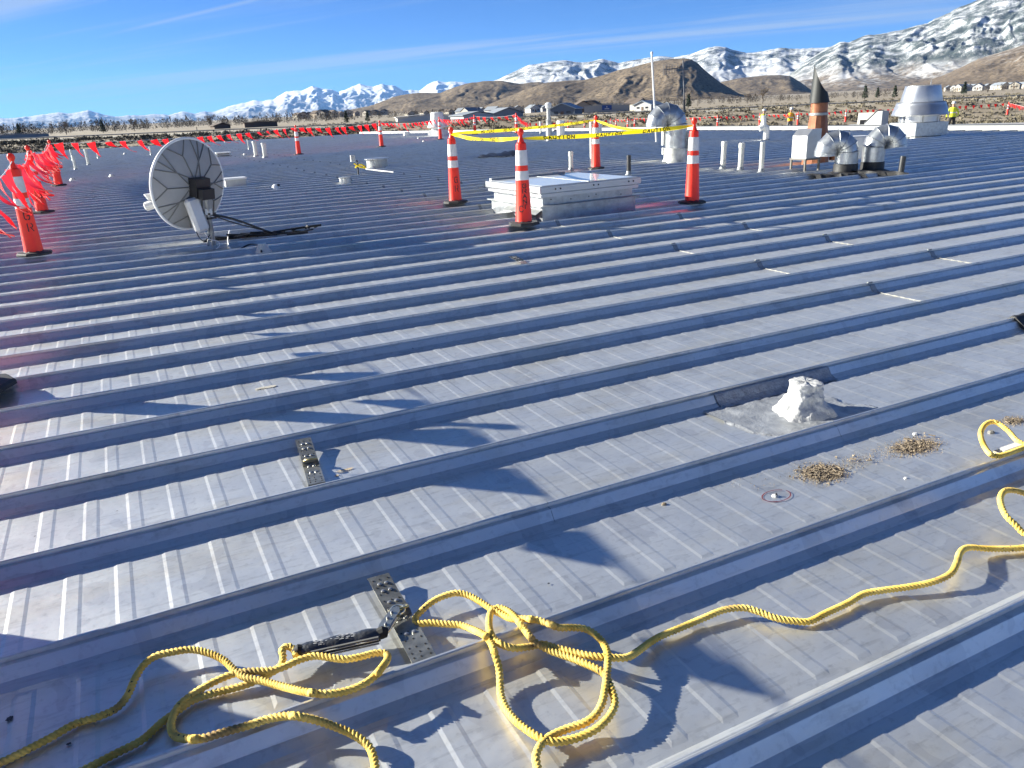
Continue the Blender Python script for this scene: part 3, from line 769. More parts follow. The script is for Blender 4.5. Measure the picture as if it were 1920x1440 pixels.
for k in range(5):
    a = k * 2 * PI / 5 + .62; c = a + PI / 5
    segs += [((.33, a), (.10, a - .55)), ((.33, a), (.10, a + .55)), ((.33, a), (.59, a - .20)), ((.33, a), (.59, a + .20)), ((.33, a), (.59, a))]
    segs += [((.42, c), (.10, c)), ((.42, c), (.59, c - .26)), ((.42, c), (.59, c + .26))]
for (r1, a1), (r2, a2) in segs[:]:
    mb = MB(); pth = []
    for i in range(7):
        q = i / 6; x = (1 - q) * r1 * math.cos(a1) + q * r2 * math.cos(a2); y = (1 - q) * r1 * math.sin(a1) + q * r2 * math.sin(a2)
        pth.append(dpt(math.hypot(x, y), math.atan2(y, x), -.006))
    mb.tube(pth, .0065, 5); mb.build('rib', ribm, ds)
mb = MB(); bc = dc - axis * .10 + Vector((0, 0, -.0)); mb.box(bc, (.20, .21, .17), M3=DR); mb.box(bc - axis * .09 + Vector((0, 0, -.06)), (.17, .12, .14), M3=DR); mb.build('mount_bracket', BLACKP, ds)
top = bc - axis * .10 + Vector((0, 0, -.05))
foot = Vector((0, 0, .03))
mb = MB(); sidev = left * -.022
mb.tube([foot, top], .024, 12); mb.build('mast', GALV2, ds)
mb = MB(); mb.tube([foot + left * .07, top.lerp(foot, .35)], .013, 8); mb.build('stay', GALV2, ds)
for q in (.42, .5):
    mb = MB(); c = foot.lerp(top, q + .12); mb.lathe([(.03, -.012), (.034, -.012), (.034, .012), (.03, .012)], 12, c); mb.box(c + left * -.05, (.06, .02, .02)); mb.build('clamp', BLACKP, ds)
mb = MB(); mb.lathe([(.10, -.03), (.10, .006), (.05, .012), (.026, .06)], 12); mb.build('foot_plate', M('sealed_foot', (.42, .42, .40), .7, 0, .25, 20, .3, 40), ds)
# feed arm and feed on the front, showing past the left rim
mb = MB(); arm_a = dpt(.5, -PI / 2 - .3); arm_b = Q(287, 383, math.hypot(dp.x, dp.y) + .28) - Vector((dp.x, dp.y, 0)); mb.tube([arm_a, arm_b], .018, 8); mb.build('feed_arm', GALV2, ds)
fd = (left * .95 - Vector((0, 0, .28)) - to_cam * .3).normalized()
mb = MB(); mb.tube([arm_b - fd * .10, arm_b + fd * .02, arm_b + fd * .085, arm_b + fd * .10], [.05, .056, .056, .04], 10); mb.build('feed_unit', WHITE, ds)
mb = MB(); mb.lathe([(.03, 0), (.045, .03), (.062, .06), (.064, .07)], 16, arm_b + Vector((0, 0, .055)) + left * .02); mb.build('feed_horn', WHITE, ds)
# brace down to the roof at right
be = roofpt(512, 446) - Vector((dp.x, dp.y, 0)); be.z = .06
for o_ in (0, .03):
    mb = MB(); a = foot.lerp(top, .62); mb.tube(fillet([a, a.lerp(be, .4) + Vector((0, 0, .03 - o_ * 1.5)), be + Vector((o_ * 1.2, 0, 0))], 6), .014 if o_ == 0 else .008, 8); mb.build('brace', BLACKP, ds)
mb = MB(); r2 = random.Random(4)
for i in range(26):
    q = r2.random(); c = be + Vector((r2.gauss(-.15, .3), r2.gauss(0, .03), r2.uniform(-.03, .02))); mb.tube([c, c + Vector((r2.uniform(-.25, .25), r2.uniform(-.06, .06), r2.uniform(-.01, .03))), c + Vector((r2.uniform(-.4, .4), r2.uniform(-.06, .06), 0))], r2.uniform(.008, .02), 6)
o = mb.build('tar_tape', TAR, ds)
# radio panel on the mast
pc = Q(370, 403, math.hypot(dp.x, dp.y) - .12)
an = thing('radio_panel', 'white flat radio antenna panel clamped below the dish', 'antenna', pc)
Rp = Matrix.Rotation(facing(dp) + .5, 3, 'Z') @ Matrix.Rotation(-.16, 3, 'Y') @ Matrix.Rotation(-.1, 3, 'X')
mb = MB(); mb.bbox((0, 0, 0), (.165, .40, .085), .03)
mb.v = [tuple(Rp @ (Matrix.Rotation(PI / 2, 3, 'X') @ Vector(p))) for p in mb.v]; mb.build('shell', WHITE, an)
mb = MB(); mb.box((0, 0, 0), (.13, .36, .05)); mb.v = [tuple(Rp @ (Matrix.Rotation(PI / 2, 3, 'X') @ (Vector(p) + Vector((.03, 0, -.065))))) for p in mb.v]; mb.build('back_plate', GREYP, an)
mp = Vector((dp.x, dp.y, 0)) + foot.lerp(top, .66) - pc
mb = MB(); mb.tube([Rp @ Vector((.03, .07, 0)), mp], .016, 8); mb.box(mp, (.08, .05, .07)); mb.build('bracket', GALV, an)
for i, pts in enumerate(([(382, 432), (392, 448), (408, 452), (412, 460), (405, 467)], [(366, 430), (374, 446), (384, 452), (394, 440)], [(430, 432), (427, 452), (434, 467), (447, 468)], [(452, 466), (470, 458), (488, 462), (490, 472)])):
    mb = MB(); dd = math.hypot(dp.x, dp.y) - .04; L = [Q(x, y, dd) for x, y in pts]
    if i >= 2: L = [P(x, y, .03) if y > 464 else P(x, y, .07) for x, y in pts]
    mb.tube(fillet(L, 6), .006 if i != 3 else .011, 6)
    o = mb.build('cable', [CORD, BLACKP, CORD, BLACKP][i]); o['group'] = 'cables at the dish foot'
    tag(o, ['white cable looping down from the radio panel to the mast foot', 'black cable hanging behind the dish mast', 'thin white cable end standing right of the dish mast', 'dark bent conduit on the roof right of the dish mast'][i], 'cable')
mb = MB(); p = roofpt(494, 474); mb.lathe([(.10, 0), (.085, .03), (.05, .10), (.045, .11)], 14); o = mb.build('pipe_boot', PVC); o.location = p
tag(o, 'small white conduit boot on the roof right of the dish', 'pipe boot')

# ================================================================== PIPES AND VENTS
def pipe(x, y, ytop, r, label, mat=PVC, cap=True, boot=True, lean=(0, 0), name='vent_pipe', group='white plastic vent pipes'):
    p = roofpt(x, y); lo, hi = 0, 9
    for _ in range(40):
        m = (lo + hi) / 2; d = Vector((p.x, p.y, m)) - CAM; yy = 720 - FPX * d.dot(Up) / d.dot(Fw)
        if yy > ytop: lo = m
        else: hi = m
    t = thing(name, label, 'pipe', p, 0, group); h = lo
    Rl = Matrix.Rotation(lean[0], 3, 'X') @ Matrix.Rotation(lean[1], 3, 'Y')
    mb = MB(); mb.lathe([(r, 0), (r, h - .02), (r * .96, h), (r * .8, h)] , 18, R=Rl, cap1=False); mb.lathe([(r * .8, h), (r * .8, h - .2)], 18, R=Rl, cap0=False); mb.build('pipe', mat, t)
    if cap:
        mb = MB(); mb.lathe([(r * 1.01, h - .10), (r * 1.18, h - .10), (r * 1.18, h - .015), (r * 1.1, h - .004), (r * .9, h - .004)], 18, R=Rl); mb.build('coupling', mat, t)
    if boot:
        mb = MB(); mb.lathe([(r * 2.2, 0), (r * 2.1, .012), (r * 1.3, .05), (r * 1.12, .10), (r * 1.02, .105)], 18); mb.build('boot', GALV2, t)
    return t
pipe(1355, 320, 265, .055, 'left of three white vent pipes right of the hatch, with elbow foot', lean=(0, .03))
pipe(1388, 322, 268, .055, 'middle of three white vent pipes right of the hatch', lean=(0, .02))
pipe(1427, 326, 266, .048, 'right and thinnest of three white vent pipes right of the hatch', cap=False)
pipe(1071, 323, 284, .05, 'short white vent pipe directly behind the roof hatch')
pipe(1179, 330, 291, .045, 'short black pipe behind the right end of the roof hatch', PVCB, False, True, group='black pipes')
pipe(1110, 322, 226, .045, 'tall thin white pipe right behind the rear taped cone', boot=True)
pipe(1688, 331, 293, .05, 'black pipe stub right of the two curved ducts', PVCB, False, False, (0, .06), group='black pipes')
for x, y, yt, r, s in ((137, 303, 280, .05, 'behind the third cone'), (143, 321, 291, .05, 'nearest the third cone'), (167, 312, 280, .06, 'under the first flags, angled foot'), (185, 299, 278, .045, 'just right of the angled one'), (284, 293, 275, .045, 'left of the dish top'), (66, 293, 285, .05, 'far behind the second cone')):
    pipe(x, y, yt, r, 'white vent pipe on the far left roof ' + s)
pipe(481, 296, 265, .085, 'left of two thick white pipes right of the dish')
pipe(498, 298, 268, .085, 'right of two thick white pipes right of the dish')
pipe(467, 283, 262, .03, 'thin pale pipe behind the two thick white pipes')
pipe(1052, 258, 226, .20, 'wide white vent cylinder left of the tall thin pipe', WHITE, False, name='vent_stack', group='far vent stacks')
pipe(1121, 256, 226, .20, 'wide white vent cylinder behind the rear taped cone', WHITE, False, name='vent_stack', group='far vent stacks')
pipe(1014, 252, 228, .06, 'small white pipe left of the capped vent pipe', PVC, True, name='vent_pipe')
# capped vent
p = roofpt(1030, 266); t = thing('capped_vent', 'grey vent pipe with a ribbed round cap rising above the tape', 'vent', p)
mb = MB(); mb.lathe([(.17, 0), (.145, .05), (.135, .55), (.12, .75), (.12, .82)], 18); mb.build('base', GREYP, t)
mb = MB(); mb.lathe([(.085, .8), (.085, 1.45)], 16); mb.build('pipe', GREYP, t)
for z in (.80, .86, .92):
    mb = MB(); mb.lathe([(.09, z), (.13, z + .005), (.13, z + .03), (.09, z + .035)], 18); mb.build('collar', GREYP, t)
mb = MB(); mb.lathe([(.09, 1.42), (.14, 1.44), (.145, 1.50), (.12, 1.52), (.145, 1.54), (.14, 1.62), (.08, 1.66), (.02, 1.67)], 18); mb.build('cap', WHITE, t)
# pipe with elbows beyond
p = roofpt(1436, 265); t = thing('elbow_vent', 'small white pipe with a stubby tee head left of the stainless box', 'vent', p)
mb = MB(); mb.lathe([(.10, 0), (.10, .36)], 16); mb.build('pipe', WHITE, t)
mb = MB(); lf = -Rt; mb.tube(fillet([(0, 0, .34), (0, 0, .44), Vector(lf) * .10 + Vector((0, 0, .48)), Vector(lf) * .26 + Vector((0, 0, .42))], 5), .10, 14); mb.build('elbow', WHITE, t)
mb = MB(); mb.tube([Vector(lf) * .09 + Vector((0, 0, .45)), Vector(lf) * .13 + Vector((0, 0, .85))], .085, 14); mb.build('riser', WHITE, t)
mb = MB(); mb.lathe([(.22, 0), (.2, .02), (.11, .06)], 14); mb.build('boot', TAR, t)
# gooseneck ducts
def gooseneck(p, r, hleg, bend, dirv, label, drop=.10, mat=GALV, base_r=None, skirt=None, name='curved_duct', gores=6):
    t = thing(name, label, 'duct', p, 0, 'curved sheet metal ducts'); dirv = Vector(dirv).normalized()
    path = [Vector((0, 0, 0)), Vector((0, 0, hleg))]
    for i in range(1, gores + 1):
        a = PI * i / gores; path.append(dirv * (bend * (1 - math.cos(a))) + Vector((0, 0, hleg + bend * 1.05 * math.sin(a))))
    path.append(path[-1] - Vector((0, 0, drop)))
    mb = MB(); mb.tube(path[:2], base_r or r, 28); mb.build('riser', mat, t)
    mb = MB(); mb.tube(path[1:], r, 28, caps=False); mb.tube([path[-1] + Vector((0, 0, .03)), path[-1] + Vector((0, 0, .028))], r * .97, 28); mb.build('elbow', mat, t, 14)
    side = dirv.cross(Vector((0, 0, 1)))
    for i in range(1, len(path) - 1):
        tg = (path[i + 1] - path[i - 1]).normalized(); nn = tg.cross(side)
        mb = MB(); mb.tube([path[i] + (side * math.cos(q * PI / 14) + nn * math.sin(q * PI / 14)) * (r * 1.012) for q in range(29)], .008, 5, False); mb.build('seam_ring', mat, t)
    if skirt:
        mb = MB(); mb.lathe([(r * skirt, 0), (r * skirt * .9, .04), (r * 1.08, .07), (r * 1.06, .20), (r * 1.02, .21)], 24); mb.build('skirt', TAR, t)
    return t
imgleft = lambda p: Vector((-p.y, p.x, 0)).normalized()
p = roofpt(1266, 306); bigd = gooseneck(p, .26, .92, .25, imgleft(p) + Vector((-.15, -.3, 0)), 'big galvanised curved duct right of the rear taped cone', .02, GALV, .265, None)
mb = MB(); mb.lathe([(.34, 0), (.33, .05), (.285, .12), (.28, .36), (.27, .37)], 26); mb.build('collar', M('weathered_collar', (.45, .45, .42), .65, .2, .35, 6, .3, 25), bigd)
mb = MB(); mb.box(imgleft(p) * .30 + Vector((0, 0, .62)), (.07, .07, .36)); mb.box(imgleft(p) * .30 + Vector((0, 0, .30)), (.05, .05, .16)); mb.build('switch_box', WHITE, bigd)
mb = MB(); mb.box(imgleft(p) * -.36 + Vector((0, 0, .50)), (.12, .14, .46)); mb.build('control_box', WHITE, bigd)
p = roofpt(1584, 328); gooseneck(p, .205, .42, .19, imgleft(p) + Vector((-.1, -.25, 0)), 'left of two galvanised goosenecks, opening to the left', .06, GALV, None, 1.7)
p = roofpt(1634, 324); gooseneck(p, .20, .48, .19, -imgleft(p) + Vector((.1, .25, 0)), 'right of two galvanised goosenecks, opening to the right', .02, GALV, None, 1.7)
# tar patches at the goosenecks
for (x0, y0, x1, y1), s in (((1520, 336, 1610, 334), 'left gooseneck'), ((1600, 330, 1690, 331), 'right gooseneck')):
    a, b = roofpt(x0, y0), roofpt(x1, y1); mb = MB(); r2 = random.Random(int(x0)); rows = []
    for i in range(15):
        c = a.lerp(b, i / 14); w = .12 + .08 * r2.random(); rows.append([(c.x + r2.uniform(-.03, .03), c.y - w, .01), (c.x, c.y - w * .7, .07 + .03 * r2.random()), (c.x, c.y + .05, .075 + .03 * r2.random()), (c.x, c.y + w, .06)])
    mb.grid(rows); o = mb.build('tar_patch', TAR); tag(o, 'lumpy black tar patch at the foot of the ' + s, 'patch', 'tar patches')
# heater box
p = roofpt(1508, 321); t = thing('stainless_unit', 'stainless box on a low angle frame in front of the copper stack', 'vent unit', p, facing(p) + .78)
o5 = [(-.19, 0, .24), (.19, 0, .24), (.19, 0, .70), (.10, 0, .82), (-.19, 0, .82)]
mb = MB(); mb.extrude([(-.18, 0, .26), (.18, 0, .26), (.18, 0, .82), (-.06, 0, .82), (-.18, 0, .70)], (0, -.2, 0), (0, .2, 0)); mb.build('housing', STEEL, t, 20)
mb = MB(); mb.box((0, 0, .245), (.42, .44, .03)); mb.build('frame', M('dark_frame', (.10, .09, .08), .6), t)
for sx in (-1, 1):
    for sy in (-1, 1):
        mb = MB(); mb.box((sx * .18, sy * .19, .115), (.035, .035, .23)); mb.build('leg', MATS['dark_frame'], t)
mb = MB(); mb.box((-.182, -.05, .5), (.004, .10, .13)); mb.build('label_plate', WHITE, t)
# copper stack with black hood
p = Vector((13.85, 12.95, 0)); t = thing('copper_stack', 'tall rusty copper flue with a black wind hood behind the stainless box', 'flue', p)
s_ = 1.0
mb = MB(); mb.lathe([(.30, 0), (.29, .3), (.26, .55), (.245, .62), (.20, 1.02), (.19, 1.08)], 12); mb.build('flue', COPPER, t, 20)
mb = MB(); mb.lathe([(.196, 1.07), (.20, 1.075), (.20, 1.12), (.196, 1.125)], 24); mb.build('band', GALV2, t)
mb = MB(); mb.lathe([(.185, 1.12), (.185, 1.34)], 24); mb.build('collar', COPPER, t)
mb = MB(); mb.tube(fillet([(.1, -.05, .5), (.25, -.13, .62), (.36, -.18, .45), (.38, -.19, .1)], 5), .10, 14); mb.build('side_pipe', COPPER, t)
hd = imgleft(p); N = 20; ringb = []; ringt = []; mb = MB()
for i in range(N):
    a = 2 * PI * i / N; v = hd * math.cos(a) + hd.cross(Vector((0, 0, 1))) * math.sin(a)
    ringb.append(v * .215 + Vector((0, 0, 1.33))); q = (math.cos(a) + 1) / 2
    ringt.append(v * (.17 - .05 * q) + hd * (.02 + .03 * q) + Vector((0, 0, 1.55 + .58 * q ** 1.3)))
mb.grid([ringb + [ringb[0]], ringt + [ringt[0]]]); mb.grid([[v * .96 for v in ringt + [ringt[0]]], [Vector((v.x * .9, v.y * .9, 1.36)) for v in ringb + [ringb[0]]]])
mb.build('hood', DARKC, t, 40); t.scale = (.95, .95, .97)
# flat box vent behind
p = roofpt(1603, 300); t = thing('box_vent', 'pale flat capped box vent between the two goosenecks', 'vent', p, facing(p) + .5)
mb = MB(); mb.box((0, 0, .17), (.24, .24, .34)); mb.build('stem', WHITE, t); mb = MB(); mb.bbox((0, 0, .43), (.52, .42, .20), .02); mb.build('cap', WHITE, t)
# upblast fan
p = roofpt(1719, 259)
t = thing('exhaust_fan', 'big silver aluminium upblast exhaust fan on a square curb at right', 'exhaust fan', p, facing(p) + .72)
mb = MB(); mb.box((0, 0, .33), (1.55, 1.55, .46)); mb.build('curb', GALV, t)
mb = MB(); mb.box((0, 0, .10), (1.25, 1.25, .20)); mb.box((-.5, -.72, .04), (.7, .3, .06)); mb.build('curb_foot', M('curb_white', (.4, .4, .39), .6), t)
mb = MB(); mb.lathe([(.76, .56), (.74, .58), (.74, .80), (.8, .82)], 48); mb.build('windband', ALU, t)
mb = MB(); mb.lathe([(1.06, .80), (1.075, .83), (1.05, .88), (.97, 1.12), (.95, 1.14), (.93, 1.22), (.88, 1.26), (.80, 1.25)], 56); mb.build('skirt', ALU, t)
mb = MB(); mb.lathe([(.79, 1.24), (.80, 1.28), (.66, 1.80), (.67, 1.82), (.64, 1.83)], 56); mb.build('hood', ALU, t)
for k in range(6):
    a = k * PI / 3; mb = MB(); mb.box((.80 * math.cos(a), .80 * math.sin(a), .70), (.03, .05, .26), a); mb.build('support', GALV2, t)
mb = MB(); mb.tube([(.55, .2, 1.8), (.55, .2, 2.0)], .012, 6); mb.build('lifting_pin', GALV, t); t.scale = (.77, .77, .87)
# white fan far
p = roofpt(822, 257); t = thing('exhaust_fan', 'white mushroom shaped exhaust fan on the far roof edge', 'exhaust fan', p, .7)
mb = MB(); mb.box((0, 0, .22), (.95, .95, .42)); mb.build('curb', WHITE, t)
mb = MB(); mb.lathe([(.40, .40), (.40, .56), (.62, .58), (.64, .62), (.52, .92), (.50, .96)], 32); mb.build('skirt', WHITE, t)
mb = MB(); mb.lathe([(.44, .95), (.44, 1.0), (.38, 1.46), (.30, 1.50)], 32); mb.build('hood', WHITE, t)
p = roofpt(763, 256); mb = MB(); mb.box((0, 0, .16), (.42, .3, .30)); o = mb.build('junction_box', WHITE); o.location = p; tag(o, 'small white box left of the white exhaust fan', 'box')
# drum, small cylinder, boxes
p = roofpt(708, 317); t = thing('vent_curb', 'wide round galvanised vent drum with a flat lid on the far roof', 'vent', p)
mb = MB(); mb.lathe([(.30, 0), (.30, .27)], 30); mb.build('drum', GALV2, t); mb = MB(); mb.lathe([(.34, .265), (.355, .275), (.355, .295), (.33, .305)], 30); mb.build('lid', GALV, t)
p = roofpt(648, 347); t = thing('vent_cylinder', 'small round galvanised vent stub in front of the drum', 'vent', p)
mb = MB(); mb.lathe([(.13, 0), (.13, .155), (.12, .16)], 22); mb.build('body', GALV, t); mb = MB(); mb.lathe([(.135, .15), (.142, .155), (.142, .168), (.13, .172)], 22); mb.build('lid', GALV2, t)
p = roofpt(442, 352); t = thing('box_vent', 'low white box vent just right of the dish', 'vent', p)
mb = MB(); mb.box((0, 0, .10), (.46, .36, .20)); mb.build('body', GREYP, t); mb = MB(); mb.bbox((0, 0, .215), (.52, .42, .035), .01); mb.build('lid', WHITE, t)
p = roofpt(419, 296); t = thing('box_vent', 'low slatted pale vent far behind the dish', 'vent', p)
for z in (.06, .14, .22):
    mb = MB(); mb.box((0, 0, z), (.62, .5, .045)); mb.build('slat', GREYP if z < .2 else WHITE, t)
mb = MB(); mb.box((0, 0, .12), (.5, .4, .2)); mb.build('core', M('core_dark', (.12, .12, .12), .8), t)
p = roofpt(517, 357); t = thing('sealed_stub', 'small white pyramid of roof cement between dish and drum', 'sealed stub', p)
mb = MB(); mb.lathe([(.13, 0), (.10, .03), (.05, .11), (.035, .125)], 9); mb.build('mound', M('cement_white', (.74, .74, .72), .7, 0, .1, 20, .4, 30), t, 60); mb = MB(); mb.lathe([(.03, .11), (.045, .13), (.02, .15)], 8, (.07, 0, -.02)); mb.build('cap', BLACKP, t)
for i, (x, y) in enumerate(((211, 335), (138, 342), (423, 268), (460, 293), (235, 291), (468, 281), (785, 262), (795, 268))):
    p = roofpt(x, y); mb = MB(); mb.lathe([(.12, 0), (.10, .05), (.06, .12), (.05, .13)], 10); o = mb.build('pipe_boot', PVC); o.location = p
    tag(o, 'small white roof boot ' + ['in the open left roof before the flags', 'beside the third left cone', 'under the flags right of the dish top', 'left of the two thick white pipes', 'far left behind the flag line', 'behind the two thick white pipes', 'near the white fan, left one', 'near the white fan, right one'][i], 'pipe boot', 'small white roof boots')
# post with yellow tape and white pole on the roof
p = roofpt(672, 332); t = thing('tie_post', 'thin black post wrapped in yellow tape with a small grey box', 'post', p)
mb = MB(); mb.tube([(0, 0, 0), (.02, 0, .30), (.0, 0, .42)], .02, 8); mb.build('post', BLACKP, t)
mb = MB(); mb.box((-.09, .02, .46), (.11, .08, .16)); mb.build('box', GREYP, t)
mb = MB(); mb.tube(fillet([(-.08, 0, .34), (.05, -.05, .25), (.2, -.04, .22), (.1, .03, .3), (-.05, .02, .24)], 6), .02, 6); mb.build('tape_wrap', TAPE, t)
a, b = P(686, 317, .16), P(738, 323, .08); mb = MB(); mb.tube([a, b], .02, 8); o = mb.build('pole', WHITE); tag(o, 'white pole lying on the seams in front of the drum', 'pole')
# black membrane sheet
mb = MB(); a, b = roofpt(900, 299), roofpt(978, 294); rows = []; r2 = random.Random(5)
for i in range(18):
    q = i / 17; c = a.lerp(b, q); w = .45 * math.sin(PI * min(1, q * .9 + .1)) ** .6 + .05
    rows.append([(c.x, c.y + w * s, .06 + (.12 * (1 - abs(s)) * (.4 + q) + .05 * r2.random()) * (1 if 0 < i < 17 else .2)) for s in (-1, -.6, -.2, .2, .6, 1)])
mb.grid(rows); o = mb.build('black_sheet', M('black_membrane', (.014, .014, .016), .35, 0, .3, 6), None, 70); tag(o, 'crumpled black membrane sheet lying left of the rear cone', 'sheet')
# white pole and antenna mast
d = 31.; tp = Q(1222, 101, d); bt = Q(1231, 260, d); mb = MB(); mb.tube([Vector((bt.x, bt.y, 0)), tp], .035, 8); mb.lathe([(.045, 0), (.05, .04), (.02, .08)], 8, tp)
o = mb.build('white_pole', WHITE); tag(o, 'slim white leaning pole rising behind the big curved duct', 'pole')
pd = roofpt(1285, 302); dd = math.hypot(pd.x, pd.y); t = thing('antenna_mast', 'dark slim mast with a comb antenna beside the big curved duct', 'antenna', (pd.x, pd.y, 0))
top = Q(1281, 113, dd) - Vector((pd.x, pd.y, 0)); mb = MB(); mb.tube([(0, 0, .1), top], .017, 8); mb.build('mast', M('mast_grey', (.10, .10, .11), .5, .4), t)
mb = MB(); mb.tube([top * .45 + Vector((0, 0, .05)), top * .62], .03, 8); mb.build('splice', BLACKP, t)
ba, bb = Q(1281, 127, dd) - Vector((pd.x, pd.y, 0)), Q(1244, 131, dd) - Vector((pd.x, pd.y, 0)); mb = MB(); mb.tube([ba, bb], .014, 6); mb.build('boom', MATS['mast_grey'], t)
for i in range(6):
    c = bb.lerp(ba, i * .145); hh = .13 - .008 * i; mb = MB(); mb.tube([c - Vector((0, 0, hh)), c + Vector((0, 0, hh * .9))], .007, 5); mb.build('element', MATS['mast_grey'], t)
mb = MB(); mb.tube(fillet([top * .5, top * .33 + imgleft(pd) * .05, imgleft(pd) * .25 + Vector((0, 0, .95)), imgleft(pd) * .3 + Vector((0, 0, .7))], 6), .011, 6); mb.build('cable', BLACKP, t)

# ================================================================== TOOL CHEST AND WORKERS
def lowpt(x, dist): p = Q(x, 230, dist); return Vector((p.x, p.y, -1.12))
p = lowpt(1612, 57.5); t = thing('tool_chest', 'open jobsite tool chest with raised pale lid beyond the coping', 'tool chest', p, facing(p) - .2)
mb = MB(); mb.box((0, 0, .36), (1.15, .7, .62)); mb.build('chest', GREYP, t)
mb = MB(); mb.box((.25, .42, 1.0), (.95, .05, .72), M3=Matrix.Rotation(-.25, 3, 'X')); mb.build('lid', M('lid_cream', (.62, .58, .52), .6, 0, .12, 4), t)
mb = MB(); mb.box((.35, -.05, .78), (.6, .4, .3)); mb.build('contents', BLACKP, t)
p = lowpt(1643, 57); t = thing('slanted_cabinet', 'grey cabinet with a dark slanted top beside the open chest', 'cabinet', p, facing(p) - .5)
mb = MB(); mb.extrude([(-.55, 0, 0), (.55, 0, 0), (.55, 0, 1.45), (.2, 0, 1.45), (-.55, 0, .75)], (0, -.4, 0), (0, .4, 0)); mb.build('cabinet', GREYP, t)
mb = MB(); mb.box((-.18, 0, 1.13), (1.04, .86, .03), M3=Matrix.Rotation(-.75, 3, 'Y')); mb.build('slanted_top', M('dark_sheet', (.05, .05, .06), .5), t)
def cloth_mat(name, legs, top, skin=(.42, .26, .18)):
    m = bpy.data.materials.new(name); m.use_nodes = True; n, l = m.node_tree.nodes, m.node_tree.links; b = n['Principled BSDF']
    tc = n.new('ShaderNodeTexCoord'); sp = n.new('ShaderNodeSeparateXYZ'); l.new(tc.outputs['Object'], sp.inputs[0])
    nz = n.new('ShaderNodeTexNoise'); nz.inputs['Scale'].default_value = 9; l.new(tc.outputs['Object'], nz.inputs['Vector'])
    ad = n.new('ShaderNodeMath'); ad.operation = 'MULTIPLY_ADD'; ad.inputs[1].default_value = .02; l.new(nz.outputs[0], ad.inputs[0]); l.new(sp.outputs[2], ad.inputs[2])
    mr = n.new('ShaderNodeMath'); mr.operation = 'DIVIDE'; mr.inputs[1].default_value = 2.; l.new(ad.outputs[0], mr.inputs[0])
    r = n.new('ShaderNodeValToRGB'); r.color_ramp.interpolation = 'CONSTANT'; e = r.color_ramp.elements
    e[0].color = (.05, .035, .025, 1); e[1].position = .055; e[1].color = (*legs, 1)
    x = e.new(.485); x.color = (*top, 1); x = e.new(.765); x.color = (*skin, 1)
    l.new(mr.outputs[0], r.inputs[0]); l.new(r.outputs[0], b.inputs['Base Color']); b.inputs['Roughness'].default_value = .85; return m
